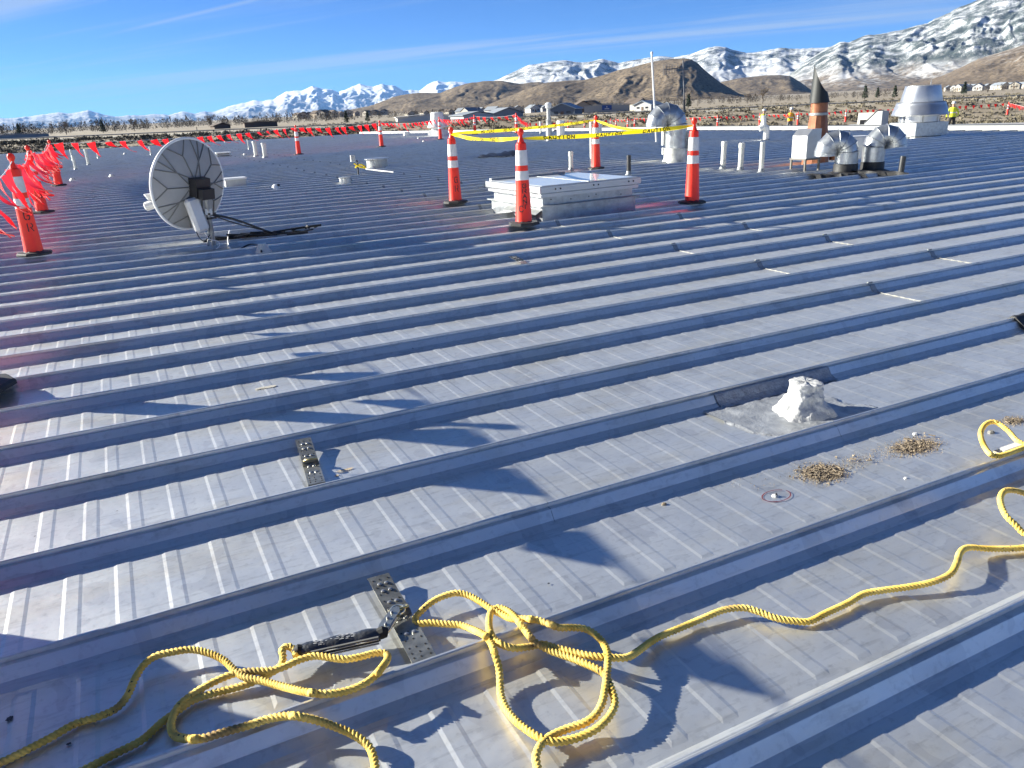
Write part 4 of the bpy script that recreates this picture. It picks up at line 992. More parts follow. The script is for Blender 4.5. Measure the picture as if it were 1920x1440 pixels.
def person(loc, rz, label, legs, topc, vest, pose):
    t = thing('person', label, 'person', loc, rz, 'workers in hard hats beyond the coping')
    V = []; E = []; Rr = []
    def chain(pts, parent=None):
        idx = parent
        for p, r in pts:
            V.append(p); Rr.append(r); i = len(V) - 1
            if idx is not None: E.append((idx, i))
            idx = i
        return idx
    hip = chain([((0, 0, .98), (.155, .115))])
    lean = pose.get('lean', 0.)
    sp1 = chain([((0, -.02 - lean * .3, 1.13), (.15, .11)), ((0, -.03 - lean * .6, 1.32), (.165, .115)), ((0, -.02 - lean, 1.44), (.14, .09))], hip)
    hx, hy = pose.get('head', (0, -.03))
    chain([((hx * .3, -.02 - lean, 1.52), (.055, .055)), ((hx * .7, hy - lean, 1.60), (.075, .085)), ((hx, hy - .01 - lean, 1.70), (.078, .095)), ((hx, hy - lean, 1.76), (.06, .07))], sp1)
    for s, st in ((-1, pose.get('l', (.0, .0))), (1, pose.get('r', (.0, .0)))):
        k = chain([((s * .10, 0, .90), (.095, .10)), ((s * (.12 + st[0] * .4), -.04 + st[1] * .5, .50), (.062, .068)), ((s * (.13 + st[0]), st[1], .10), (.042, .046)), ((s * (.13 + st[0]), st[1], .045), (.045, .045))], hip)
        chain([((s * (.14 + st[0]), st[1] - .16, .035), (.042, .032))], k)
    for s, ar in ((-1, pose.get('la')), (1, pose.get('ra'))):
        el, wr = ar or ((.27, .02, 1.16), (.29, -.06, .92))
        w = chain([((s * .19, -.02 - lean, 1.42), (.062, .062)), ((s * el[0], el[1] - lean, el[2]), (.044, .044)), ((s * wr[0], wr[1] - lean, wr[2]), (.03, .03))], sp1)
        d = (Vector(wr) - Vector(el)).normalized(); palm = Vector(wr) + d * .06
        pi = chain([((s * palm.x, palm.y - lean, palm.z), (.036, .02))], w)
        for q, L in ((-.027, .07), (-.009, .085), (.009, .08), (.027, .062)):
            f = palm + d * L; chain([((s * f.x + q, f.y - lean, f.z), (.009, .009)), ((s * f.x + q, f.y - lean - .02, f.z + d.z * .025), (.008, .008))], pi)
        f = palm + d * .03; chain([((s * f.x - s * .045, f.y - lean - .02, f.z), (.010, .010))], w)
    me = bpy.data.meshes.new('body'); me.from_pydata(V, E, []); me.update()
    o = link('body', me, t); me.materials.append(cloth_mat('clothes_' + label[:20], legs, topc))
    o.modifiers.new('skin', 'SKIN'); sv = me.skin_vertices
    if not sv:
        bpy.context.view_layer.objects.active = o; bpy.ops.object.select_all(action='DESELECT'); o.select_set(True); bpy.ops.mesh.customdata_skin_add()
        sv = me.skin_vertices
    for i, r in enumerate(Rr): sv[0].data[i].radius = r; sv[0].data[i].use_root = (i == 0)
    ss = o.modifiers.new('sub', 'SUBSURF'); ss.levels = 1; ss.render_levels = 1
    for pl in me.polygons: pl.use_smooth = True
    mb = MB(); mb.lathe([(.165, 0), (.17, .06), (.175, .25), (.19, .42), (.17, .50), (.10, .53)], 18, (0, -.03 - lean * .6, .99), cap0=False, cap1=False, sy=.76)
    mb.build('vest', vest, t)
    mb = MB(); mb.lathe([(.178, .20), (.18, .205), (.18, .25), (.178, .255)], 18, (0, -.03 - lean * .6, .99), cap0=False, cap1=False, sy=.77); mb.build('reflective_stripe', BANDW, t)
    mb = MB(); mb.lathe([(.125, -.015), (.127, -.005), (.112, .0), (.108, .05), (.085, .10), (.04, .125), (.01, .13)], 20, (hx, hy - lean, 1.735), sy=1.15); mb.box((hx, hy - .14 - lean, 1.728), (.16, .09, .012)); mb.build('hard_hat', WHITE, t)
    mb = MB()
    for s in (-1, 1): mb.lathe([(.012, -.012), (.014, 0), (.008, .012)], 8, (hx + s * .032, hy - .098 - lean, 1.69))
    mb.build('eye', INK, t); mb = MB(); mb.lathe([(.017, -.02), (.012, .02), (.004, .035)], 8, (hx, hy - .105 - lean, 1.655)); mb.build('nose', M('skin', (.42, .26, .18), .6), t)
    return t
YV = M('vest_yellow', (.75, .78, .03), .7, 0, .08, 8); OV = M('vest_orange_yellow', (.86, .52, .02), .7, 0, .1, 8)
p = lowpt(1428, 57.5); person(p, facing(p) + 1.9, 'worker in dark shirt and yellow vest standing side on, left of the copper stack', (.30, .27, .24), (.035, .035, .045), YV, dict(lean=.06, head=(0, -.08), la=((.22, -.1, 1.16), (.16, -.28, 1.02)), r=(.02, .08)))
p = lowpt(1481, 59); person(p, facing(p) + .3, 'worker in orange yellow vest with bent head just left of the copper stack', (.15, .145, .14), (.55, .10, .05), OV, dict(lean=.03, head=(.02, -.06), la=((.30, -.08, 1.2), (.10, -.22, 1.36)), ra=((.28, -.02, 1.16), (.22, -.2, 1.05)), l=(.1, -.1), r=(.06, .1)))
p = lowpt(1784, 56.0); person(p, facing(p) + PI + .2, 'worker in lime vest and black trousers seen from behind, right of the silver fan', (.018, .018, .02), (.60, .68, .04), YV, dict(la=((.33, 0, 1.15), (.26, -.12, 1.02)), ra=((.30, .02, 1.16), (.30, -.08, .94)), l=(.05, -.04), r=(.03, .06)))
# extra cords of coiled cable near the chest
mb = MB(); p = lowpt(1594, 56); mb.tube([p + Vector((.35 * math.cos(a * .5) + .02 * a, .25 * math.sin(a * .5), .04 + .012 * a)) for a in range(30)], .03, 6); o = mb.build('cable_coil', M('cable_red', (.4, .05, .03), .6)); tag(o, 'red cable coil on the lower roof left of the tool chest', 'cable')
# ================================================================== FOREGROUND
def roof_h(v):
    q = (v - SEAM_C + D / 2) % D - D / 2
    a = abs(q)
    return float(np.interp(a, [0, .006, .007, .025, .0487, .078, .12], [.0686, .0686, .052, .05, .0165, .003, .003]))
ROPE_R = .0102
ROPEM = M('yellow_rope', (.60, .38, .05), .8, 0, .3, 11, .3, 350, base2=(.86, .63, .16))
_n, _l = ROPEM.node_tree.nodes, ROPEM.node_tree.links
_c = _n['Principled BSDF'].inputs['Base Color']; _src = _c.links[0].from_socket
_tc = _n.new('ShaderNodeTexCoord')
def rope_dirt(scale, lo, hi, colr, prev):
    t = _n.new('ShaderNodeTexNoise'); t.inputs['Scale'].default_value = scale; t.inputs['Detail'].default_value = 3; _l.new(_tc.outputs['Object'], t.inputs['Vector'])
    m = _n.new('ShaderNodeMapRange'); m.inputs[1].default_value = lo; m.inputs[2].default_value = hi; _l.new(t.outputs[0], m.inputs[0])
    x = _n.new('ShaderNodeMix'); x.data_type = 'RGBA'; _l.new(m.outputs[0], x.inputs[0]); _l.new(prev, x.inputs[6]); x.inputs[7].default_value = (*colr, 1); return x.outputs[2]
_src = rope_dirt(7, .56, .72, (.30, .19, .06), _src)
_src = rope_dirt(75, .66, .70, (.05, .045, .03), _src)
_l.new(_src, _c)
def rope_path(px, lifts=None, step=.0033, close_r=ROPE_R):
    pts = fillet([Vector((x, y, 0)) for x, y in px], 10)
    lf = np.interp(np.arange(len(pts)), np.arange(len(px)) * 10, lifts or [0] * len(px))
    W = []; zs = []
    for p, li in zip(pts, lf):
        h = .01
        for _ in range(5):
            w = P(p.x, p.y, h); h = roof_h(w.y) + close_r + li
        zs.append(h)
    z = np.array(zs); k = 17
    for _ in range(3):
        pad = np.pad(z, k // 2, 'edge'); env = np.array([pad[i:i + k].max() for i in range(len(z))]) if _ == 0 else pad[k // 2:-(k // 2)]
        pad = np.pad(env * .55 + z * .45 if _ == 0 else z, k // 2, 'edge')
        z = np.convolve(pad, np.ones(k) / k, 'valid')
    z = np.maximum(z, np.array(zs) - .004)
    W = [P(p.x, p.y, h) for p, h in zip(pts, z)]
    out = [W[0]]; acc = 0.                       # even steps
    for a, b in zip(W, W[1:]):
        L = (b - a).length
        if L < 1e-7: continue
        t = step - acc
        while t < L: out.append(a.lerp(b, t / L)); t += step
        acc = L - (t - step)
    return out
def rope(name, px, lifts, label):
    mb = MB(); mb.tube(rope_path(px, lifts), ROPE_R * 1.06, 18, True, 3, .036, .42)
    o = mb.build(name, ROPEM, None, 180); return tag(o, label, 'rope', 'yellow safety rope')
left_px = [(-70, 1452), (0, 1430), (43, 1410), (97, 1382), (140, 1358), (187, 1343), (220, 1327), (240, 1303), (253, 1273), (270, 1247), (293, 1230), (327, 1222), (360, 1218), (393, 1225), (420, 1238), (440, 1257), (460, 1270), (493, 1277), (530, 1287), (572, 1297), (605, 1301), (636, 1299), (669, 1289), (697, 1273), (719, 1248), (727, 1233), (721, 1225), (702, 1225), (674, 1232), (647, 1236), (619, 1233), (591, 1230), (563, 1237), (536, 1249), (510, 1257), (467, 1259), (433, 1265), (393, 1283), (360, 1303), (333, 1327), (321, 1357), (326, 1377), (343, 1384), (377, 1385), (420, 1373), (467, 1360), (507, 1347), (547, 1342), (572, 1346), (597, 1352), (624, 1361), (658, 1375), (683, 1391), (697, 1409), (704, 1440), (703, 1475)]
ll = [0, 0, 0, 0, 0, 0, 0, .005, .012, .02, .03, .035, .035, .03, .025, .022, .022, .028, .03, .03, .03, .03, .03, .025, .02, .018, .02, .025, .03, .035, .035, .03, .03, .03, .03, .028, .02, .012, .006, .004, .004, .006, .01, .02, .03, .035, .035, .035, .03, .03, .03, .028, .02, .012, .006, 0]
rope('safety_rope', left_px, ll[:len(left_px)], 'yellow twisted rope looping over the left foreground seams')
eye_px = [(120, 1462), (165, 1440), (217, 1413), (267, 1387), (303, 1355), (335, 1332), (362, 1313), (400, 1300), (440, 1290), (472, 1280), (503, 1265), (527, 1248), (531, 1230), (529, 1219), (540, 1212), (552, 1219), (556, 1232)]
rope('safety_rope', eye_px, [0, 0, 0, 0, 0, 0, 0, 0, .004, .006, .01, .02, .03, .035, .04, .03, .015], 'yellow rope with an eye splice tied to the black shock pack')
mid_px = [(1009, 1480), (1008, 1440), (1005, 1420), (1012, 1400), (1026, 1385), (1046, 1374), (1071, 1364), (1097, 1355), (1116, 1341), (1129, 1319), (1135, 1291), (1139, 1257), (1140, 1232), (1135, 1212), (1119, 1192), (1099, 1180), (1074, 1177), (1049, 1177), (1032, 1171), (1009, 1163), (981, 1160), (959, 1160), (939, 1151), (922, 1142), (902, 1129), (880, 1117), (857, 1112), (832, 1118), (810, 1129), (790, 1146), (779, 1160), (785, 1169), (807, 1168), (835, 1170), (863, 1172), (886, 1180), (908, 1191), (921, 1206), (929, 1229), (936, 1254), (938, 1282), (940, 1305), (950, 1330), (970, 1354), (992, 1371), (1012, 1383), (1037, 1391), (1066, 1388), (1094, 1379), (1122, 1364), (1144, 1341), (1153, 1319), (1147, 1293), (1135, 1266), (1119, 1254), (1094, 1243), (1066, 1232), (1037, 1222), (1018, 1213), (1001, 1202), (984, 1181), (967, 1158), (950, 1144), (932, 1140), (920, 1150), (917, 1172), (922, 1192), (936, 1206), (962, 1215), (992, 1213), (1018, 1208), (1043, 1215), (1074, 1223), (1108, 1230), (1144, 1233), (1175, 1233), (1195, 1222), (1217, 1206), (1237, 1194), (1275, 1178), (1320, 1159), (1357, 1144), (1395, 1140), (1425, 1148), (1455, 1159), (1492, 1165), (1519, 1165), (1549, 1150), (1590, 1131), (1620, 1114), (1657, 1107), (1702, 1101), (1747, 1092), (1781, 1077), (1794, 1056), (1800, 1037), (1815, 1027), (1852, 1029), (1890, 1029), (1920, 1027), (1990, 1018), (2060, 1022)]
def lift_for(px, bumps, base=0.):
    return [base + max([a * math.exp(-((x - bx) ** 2 + (y - by) ** 2) / (2 * s * s)) for bx, by, s, a in bumps] + [0]) for x, y in px]
ml = lift_for(mid_px, [(1070, 1180, 60, .045), (1140, 1240, 40, .05), (1130, 1320, 40, .035), (940, 1145, 35, .03), (860, 1112, 60, .03), (930, 1215, 30, .02), (1010, 1390, 30, .02), (1795, 1055, 25, .035), (1390, 1140, 30, .018), (1700, 1100, 60, .008)], .004)
rope('safety_rope', mid_px, ml, 'yellow twisted rope tangled at centre and running right across the panels')
r1 = [(2010, 850), (1955, 842), (1912, 829), (1890, 807), (1867, 792), (1849, 795), (1839, 812), (1845, 835), (1861, 854), (1885, 852), (1930, 836), (2000, 815)]
rope('safety_rope', r1, lift_for(r1, [(1860, 795, 40, .10)], .004), 'upper yellow rope loop at the right picture edge near the buckle')
r2p = [(2010, 1040), (1955, 1018), (1920, 1000), (1905, 985), (1886, 966), (1876, 940), (1880, 924), (1894, 919), (1920, 925), (1965, 942), (2010, 960)]
rope('safety_rope', r2p, lift_for(r2p, [(1885, 925, 40, .09)], .004), 'lower yellow rope loop at the right picture edge')
def frame3(a, b, upv=Vector((0, 0, 1))):
    x = (b - a).normalized(); y = upv.cross(x).normalized(); z = x.cross(y); return Matrix((x, y, z)).transposed()
a, b = P(1868, 852, .075), P(1916, 835, .075)
mb = MB(); mb.box((a + b) / 2, ((b - a).length, .028, .022), M3=frame3(a, b)); o = mb.build('rope_clamp', M('clear_tape', (.62, .50, .30), .25, 0, .3, 30), None); tag(o, 'taped splice sleeve on the rope at the right edge', 'rope clamp')
mb = MB(); mb.box((a + b) / 2 + Vector((0, 0, .008)), ((b - a).length * .7, .0285, .012), M3=frame3(a, b)); x = mb.build('sleeve_label', WHITE, o); 
# anchor straps
def anchor(x0, y0, x1, y1, width, label, zt=.052, zb=.045, mid=.4, ring=True, hangs=.03):
    a, b = P(x0, y0, zt), P(x1, y1, zb); m = P(x0 + (x1 - x0) * mid, y0 + (y1 - y0) * mid, .022)
    t = thing('roof_anchor', label, 'anchor', Vector((m.x, m.y, 0)), 0, 'roof anchors'); o = Vector((m.x, m.y, 0))
    x = (b - a); x.z = 0; x.normalize(); w = Vector((-x.y, x.x, 0)) * width / 2; nu = Vector((0, 0, 1))
    def plate(pts, name):
        mb = MB()
        for off in (0, -.0025): mb.grid([[p - o - w + nu * off, p - o + w + nu * off][::(1 if off == 0 else -1)] for p in pts])
        mb.grid([[p - o - w, p - o - w - nu * .0025] for p in pts]); mb.grid([[p - o + w - nu * .0025, p - o + w] for p in pts]); pl = mb.build(name, ZINC, t, 30); return pl
    up = [a + x * -.012 - nu * .012, a, a.lerp(m, .5), m + nu * .006, m + x * .01]
    lo = [m - x * .03 + nu * -.006, m.lerp(b, .3), m.lerp(b, .75), b, b + x * .02 - nu * .01]
    plate(up, 'upper_plate'); plate(lo, 'lower_plate')
    hole = MB(); hole.lathe([(.0030, 0), (.0030, .0012)], 8); hm = hole.mesh('hole'); hm.materials.append(INK)
    for pts in (up[1:4], lo[1:4]):
        for i in range(5):
            q = (i + .6) / 5.6; c = pts[0].lerp(pts[1], q * 2) if q < .5 else pts[1].lerp(pts[2], q * 2 - 1)
            for s in (-.68, 0 if i % 2 else -.1, .68):
                link('hole', hm, t, c - o + w * s + nu * .0006)
    riv = MB(); riv.lathe([(.007, 0), (.0065, .003), (.003, .0048)], 10); rm = riv.mesh('rivet'); rm.materials.append(STEEL)
    for c in (up[1].lerp(up[2], .45), up[1].lerp(up[2], .8), up[2].lerp(up[3], .4), lo[0].lerp(lo[1], .5), lo[1].lerp(lo[2], .3)):
        for s in (-.3, .35): link('rivet', rm, t, c - o + w * s + nu * .0008)
    if ring:
        mb = MB(); c = m - o + nu * .022; rr = width * .40
        mb.tube([c + w.normalized() * (rr * math.cos(q * PI / 12)) + (x * .75 + nu * .45).normalized() * (rr * 1.0 * math.sin(q * PI / 12)) for q in range(25)], .0042, 8, False); mb.build('d_ring', M('gold_zinc', (.55, .46, .22), .3, .85), t)
        mb = MB(); mb.box(c - nu * .008 - x * .012, (width * .9, .014, .012), math.atan2(w.y, w.x)); mb.build('ring_saddle', ZINC, t)
    return t, m
tA, mA = anchor(709, 1079, 797, 1238, .070, 'near perforated zinc roof anchor plate with the hooked black shock pack', .050, .050, .46)
tB, mB = anchor(568, 822, 594, 906, .070, 'perforated zinc roof anchor plate with empty ring in the left middle', .056, .05, .58)
tC, mC = anchor(961, 480, 984, 494, .075, 'far small roof anchor plate in front of the front taped cone', .056, .05, .6, False)
# shock absorber pack and snap hook
a, b = P(566, 1221, .040), P(712, 1189, .045); Rk = frame3(a, b); L = (b - a).length
sp = thing('shock_pack', 'black fabric shock absorber pack lying between rope eye and anchor', 'shock pack', (a + b) / 2)
def loc3(x, y, z): return Rk @ Vector((x, y, z))
mb = MB(); rows = []
for i in range(15):
    q = i / 14; xx = (q - .5) * L; s = 1 - .12 * (abs(q - .5) * 2) ** 6; wv = .0025 * math.sin(q * 17)
    rows.append([loc3(xx, math.cos(k * PI / 8 + PI / 8) * .0235 * s * (1 if k % 2 else 1.06), math.sin(k * PI / 8 + PI / 8) * .020 * s + wv) for k in range(16)] + [loc3(xx, math.cos(PI / 8) * .0235 * s * 1.06, math.sin(PI / 8) * .020 * s + wv)])
mb.grid(rows); n = len(mb.v); mb.f.append(tuple(range(16))); mb.f.append(tuple(range(n - 2, n - 18, -1)))
mb.build('pouch', M('black_nylon', (.028, .029, .032), .38, 0, .5, 30, .3, 120, coat=.6), sp, 40)
for i in range(4):
    mb = MB(); mb.box(loc3(.01, -.026, -.012 + i * .0075), (L * .86, .006, .0022), M3=Rk); mb.build('webbing_fold', M('webbing', (.10, .10, .10), .8) if i % 2 else M('webbing_pale', (.36, .36, .35), .8), sp)
for i in range(5):
    for k in range(9):
        q = -.36 + k * .066 + .012 * ((i * 7 + k * 3) % 3); 
        if (i * 5 + k * 3) % 7 == 0: continue
        mb = MB(); mb.box(loc3(q * L * 1.05 + .01, -.0105 + i * .0052, .0208 - (abs(i - 2) * .0016) + .0025 * math.sin((q + .5) * 17)), (.007 + .003 * ((i + k) % 3), .0013, .0006), M3=Rk); mb.build('print_line', BANDW, sp)
for s, nm in ((-1, 'rope_end'), (1, 'hook_end')):
    mb = MB(); mb.tube([loc3(s * L * .47, 0, 0), loc3(s * L * .54, 0, .004), loc3(s * L * .60, 0, .0)], [.017, .019, .014], 10); mb.build(nm, M('black_web', (.010, .010, .011), .8), sp)
hk = thing('snap_hook', 'zinc snap hook joining the black shock pack to the anchor ring', 'hook', b)
c = P(744, 1146, .052) - b; dirh = c.normalized(); Rh = frame3(Vector((0, 0, 0)), c)
HZ = M('hook_zinc', (.50, .50, .44), .28, .9, .15, 30)
mb = MB(); Lh = c.length
outl = [(.010, -.012), (.030, -.017), (Lh * .95, -.015), (Lh * 1.1, -.004), (Lh * 1.1, .006), (Lh * .95, .016), (.03, .016), (.010, .011)]
for zz0 in (-.009, .007):
    mb.extrude([Rh @ Vector((p, q, zz0)) for p, q in outl], (0, 0, 0), Rh @ Vector((0, 0, .003)))
mb.build('side_plate', HZ, hk, 30)
mb = MB(); rr = .020; cc = c * 1.05
mb.tube([cc + Rh @ Vector((rr * math.cos(q * PI / 12), rr * math.sin(q * PI / 12), 0)) for q in range(-9, 12)], .0048, 8); mb.build('hook', HZ, hk)
mb = MB(); mb.tube([Rh @ Vector((.0, -.014, .0)), Rh @ Vector((.018, -.020, .002)), Rh @ Vector((Lh * .7, -.014, .004))], .0045, 8); mb.build('gate', STEEL, hk)
for q in (.3, .55, .8):
    mb = MB(); mb.lathe([(.0045, 0), (.0045, .006), (.002, .0075)], 8, Rh @ Vector((Lh * q, .004 * (1 if q > .5 else -1), .009)), R=Rh); mb.build('rivet', STEEL, hk)
# roof cement mound and its patch
bc0 = P(1510, 778); mound = thing('cement_mound', 'rough white roof cement mound over a stub with smeared silver patch', 'roof cement', (bc0.x, bc0.y, 0))
CEM = M('roof_cement', (.34, .34, .34), .6, 0, .12, 12, .7, 45, base2=(.48, .48, .47))
mb = MB(); rows = []; N = 72
base_c = bc0 + Vector((.02, .03, 0))
for i in range(29):
    q = i / 28; row = []
    for k in range(N + 1):
        a_ = 2 * PI * (k % N) / N; sq = 1 / max(abs(math.cos(a_ + .3)), abs(math.sin(a_ + .3))) ** .55
        r = (.060 * (1 - q) ** 5 + .066 + .018 * (1 - q)) * sq if q < .93 else .066 * sq * (1 - q) / .07
        z = .158 * min(1, q / .93) ** .8 if q < .93 else .158 + .004 * (1 - q)
        nn = mnoise.noise(Vector((math.cos(a_) * 2.2, math.sin(a_) * 2.2, q * 5))) * .012 + mnoise.noise(Vector((math.cos(a_) * 6, math.sin(a_) * 6, q * 12))) * .006 + mnoise.noise(Vector((math.cos(a_) * 15, math.sin(a_) * 15, q * 30 + math.sin(a_ * 3)))) * .002
        row.append(Vector((math.cos(a_) * (r + nn), math.sin(a_) * (r + nn) * .9, z + nn * .5)) + Vector((.02, .03, 0)))
    rows.append(row)
mb.grid(rows); mb.build('mound', CEM, mound, 60)
mb = MB(); rows = []; pa = [P(1345, 770), P(1640, 760)]
ulo, uhi = P(1372, 800).x - bc0.x, .42
for i in range(64):
    u = ulo + (uhi - ulo) * i / 63; row = []
    for j in range(30):
        v0_ = SEAM_C + 2 * D + .079 - bc0.y; v1_ = SEAM_C + 3 * D - .079 - bc0.y; v = v0_ + (v1_ - v0_) * j / 29
        e_ = mnoise.noise(Vector((u * 6, v * 6, 3))) ; e2 = mnoise.noise(Vector((u * 22, v * 9, 1))); e3 = mnoise.noise(Vector((u * 60, v * 60, 5)))
        edge = min((u - ulo + .10 * e_ + .06 * math.sin(v * 9) - .2 * max(0, v - .02)), (uhi - .10 - u + .15 * e_ - .55 * max(0, v + .05)))
        z = .0045 + .004 * e2 + .003 * e3 if edge > 0 else -.006
        row.append((u, v, max(-.006, z) + .0035 * max(0, 1 - abs(edge) * 8) * (1 if edge > 0 else 0)))
    rows.append(row)
mb.grid(rows); mb.build('smear', M('silver_smear', (.24, .25, .27), .45, .5, .25, 9, .35, 70, base2=(.46, .47, .48)), mound, 60)
mb = MB(); rows = []
u0_, u1_ = P(1332, 745, .03).x - bc0.x, P(1535, 690, .03).x - bc0.x
for i in range(50):
    u = u0_ + (u1_ - u0_) * i / 49; row = []
    for v, z in ((-.0075, .0535), (-.0225, .0527), (-.0265, .0510), (-.037, .0355), (-.050, .0180), (-.064, .0098), (-.080, .004), (-.10, .004)):
        n_ = mnoise.noise(Vector((u * 15, v * 80, 2))) * .003; row.append((u, SEAM_C + 3 * D - bc0.y + v - .0025 - abs(n_), z + .0015))
    rows.append(row)
mb.grid(rows); mb.build('seam_smear', M('dark_smear', (.30, .31, .33), .6, .1, .3, 30, .6, 80), mound, 60)
# dirt piles: many bits, uncountable
DIRT = M('dry_dirt', (.13, .10, .072), .95, 0, .35, 40, .3, 120, base2=(.28, .22, .15))
def dirt(x, y, su, sv, n, label, seed):
    c = P(x, y); r_ = random.Random(seed); mb = MB()
    for i in range(n):
        gx, gy = r_.gauss(0, su), r_.gauss(0, sv); rad = math.hypot(gx / su, gy / sv); s = r_.uniform(.0008, .0030) * (2.2 if r_.random() < .06 else 1)
        z = max(0, .006 * math.exp(-rad * rad * .6)) * r_.random() + .003; A = Matrix.Rotation(r_.uniform(0, 6), 3, Vector((r_.random(), r_.random(), r_.random() + .1)))
        vs = [Vector((c.x + gx, c.y + gy, z + s * .4)) + A @ Vector((a * s * r_.uniform(.6, 1.3), b * s * r_.uniform(.6, 1.3), d * s * .8)) for a, b, d in ((1, 0, -.6), (-.6, .9, -.6), (-.6, -.9, -.6), (0, 0, .8))]
        mb.add(vs, [(0, 1, 2), (0, 3, 1), (1, 3, 2), (2, 3, 0)])
    for i in range(n // 120):
        gx, gy = r_.gauss(0, su * .9), r_.gauss(0, sv * .9); mb.box((c.x + gx, c.y + gy, .010), (r_.uniform(.012, .03), r_.uniform(.004, .01), .003), r_.uniform(0, 3))
    o = mb.build('dirt_debris', DIRT, None, 20); tag(o, label, 'debris', None, 'stuff')
dirt(1543, 887, .046, .034, 4200, 'clump of dry dirt and bark bits right of the red circle', 3)
dirt(1715, 838, .062, .030, 3400, 'flat scatter of dry dirt and bits behind the first clump', 4)
dirt(1900, 790, .035, .018, 800, 'thin scatter of dirt at the right edge by the rope loop', 5)
dirt(1620, 862, .09, .03, 300, 'loose crumbs of dirt strewn between the two dirt clumps', 6)
dirt(1430, 905, .12, .05, 30, 'few crumbs of grit left of the red circle', 8)
for i, (x, y, s, lab) in enumerate(((1245, 946, .008, 'small stone lying alone left of the red circle'), (1716, 815, .010, 'small pale chip behind the flat dirt scatter'), (1858, 812, .013, 'dark flat chip inside the upper rope loop'), (1698, 897, .006, 'tiny white chip right of the dirt clump'))):
    p = P(x, y); mb = MB(); mb.lathe([(s, 0), (s * 1.1, s * .4), (s * .6, s * .9)], 7, sx=1.3); o = mb.build('chip', [DIRT, WHITE, M('grey_chip', (.2, .19, .17), .8), WHITE][i], None, 20); o.location = p; tag(o, lab, 'chip', 'loose chips')
# red marker circle with a screw and sealant
cc = P(1455, 931); mk = thing('marked_screw', 'roof screw in white sealant inside a hand drawn dark red circle', 'marked screw', (cc.x, cc.y, 0))
mb = MB(); A0 = P(1425, 933) - cc; A1 = P(1457, 915) - cc; A2 = P(1485, 931) - cc; A3 = P(1455, 945) - cc
def arc(i0, i1, rr, f=1.):
    rows = []
    for i in range(i0, i1):
        a_ = 2 * PI * i / 48; d_ = Vector((math.cos(a_), math.sin(a_), 0)); rx = .056 * (1 + .06 * math.sin(2 * a_ + 1)) * rr; w = .0022
        rows.append([Vector((d_.x * (rx - w) * 1.05, d_.y * (rx - w) * .75, .0042)), Vector((d_.x * (rx + w) * 1.05, d_.y * (rx + w) * .75, .0042))])
    return rows
mb.grid(arc(4, 33, 1)); mb.grid(arc(30, 51, 1.05)); mb.build('red_circle', M('red_marker', (.13, .006, .012), .5, 0, .3, 60), mk)
mb = MB(); mb.lathe([(.013, .002), (.011, .006), (.006, .009)], 12, (-.004, .002, 0)); mb.build('sealant', CEM, mk)
mb = MB(); mb.lathe([(.004, .006), (.004, .012), (.002, .014)], 8, (.001, .0, 0)); mb.build('screw', TAR, mk)
# black tar boot on the seam at the right edge
p = P(1912, 607, .03); mb = MB(); v = SEAM_C + 3 * D; 
rows = []
for i in range(22):
    u = p.x - .03 + .30 * i / 21; row = []
    for q, z in [(-.085, .003), (-.066, .024), (-.030, .053), (-.013, .070), (.013, .071), (.03, .053), (.066, .024), (.085, .003)]:
        n_ = mnoise.noise(Vector((u * 30, q * 40, 1))) * .008; row.append((u, v + q * 1.08, z + .004 + abs(n_)))
    rows.append(row)
mb.grid(rows); mb.f.append(tuple(range(8))); o = mb.build('tar_wrap', TAR, None, 60); tag(o, 'black tar wrapped round the seam at the right picture edge', 'patch', 'tar patches')
# sleeves where the lap joints cross the nearest seams
for x, y, z in ((1035, 967, .03), (1563, 806, .03)):
    p = P(x, y, z); kk = round((p.y + .03 - SEAM_C) / D); link('seam_splice', SPL, roof, (p.x + .004, SEAM_C + kk * D, -.002)).scale = (.06, .94, .965)
# rust and sealant marks, dark specks
def decal(x, y, w, h, mat, name, label, seed):
    p = P(x, y); mb = MB(); r_ = random.Random(seed); n = 18
    pts = [Vector((w * math.cos(2 * PI * i / n) * r_.uniform(.6, 1.1), h * math.sin(2 * PI * i / n) * r_.uniform(.6, 1.1), .0045)) for i in range(n)]
    mb.add([Vector((0, 0, .0048))] + pts, [(0, 1 + i, 1 + (i + 1) % n) for i in range(n)])
    o = mb.build(name, mat, None, 180); o.location = (p.x, p.y, 0); tag(o, label, 'stain', 'stains on the panels')
STN = M('stain_brown', (.40, .31, .20), .6, .1, .2, 60); TARS = M('tar_speck', (.02, .02, .025), .5)
decal(648, 882, .045, .010, STN, 'stain', 'brown smear right of the left middle anchor', 1)
decal(632, 893, .010, .008, STN, 'stain', 'rusty dot right of the left middle anchor', 2)
decal(500, 727, .075, .022, M('stain_cream', (.58, .54, .45), .55, .6, .1, 40), 'stain', 'pale cream smear on the left middle panel', 3)
decal(130, 1397, .007, .006, TARS, 'stain', 'round black spot in the lower left shadow', 4)
decal(18, 1350, .010, .012, TARS, 'stain', 'black specks at the lower left edge', 5)
decal(1029, 1096, .005, .004, TARS, 'stain', 'small dark speck in the flag shadow above the rope', 6)
decal(66, 1007, .006, .003, TARS, 'stain', 'tiny black fleck on the left panel', 8)
# made-up bag out of view, added to cast the lower left shadow
bag = thing('shadow_bag', 'made-up dark bag added left of the picture to cast the lower left shadow', 'bag', (-1.18, 2.72, SIT), .35)
mb = MB(); mb.bbox((0, 0, .24), (.34, .62, .48), .06); mb.build('body', M('canvas_dark', (.05, .05, .055), .9), bag)
mb = MB(); mb.tube(fillet([(0, -.2, .46), (0, -.15, .60), (0, .15, .60), (0, .2, .46)], 6), .014, 8); mb.build('handle', BLACKP, bag)
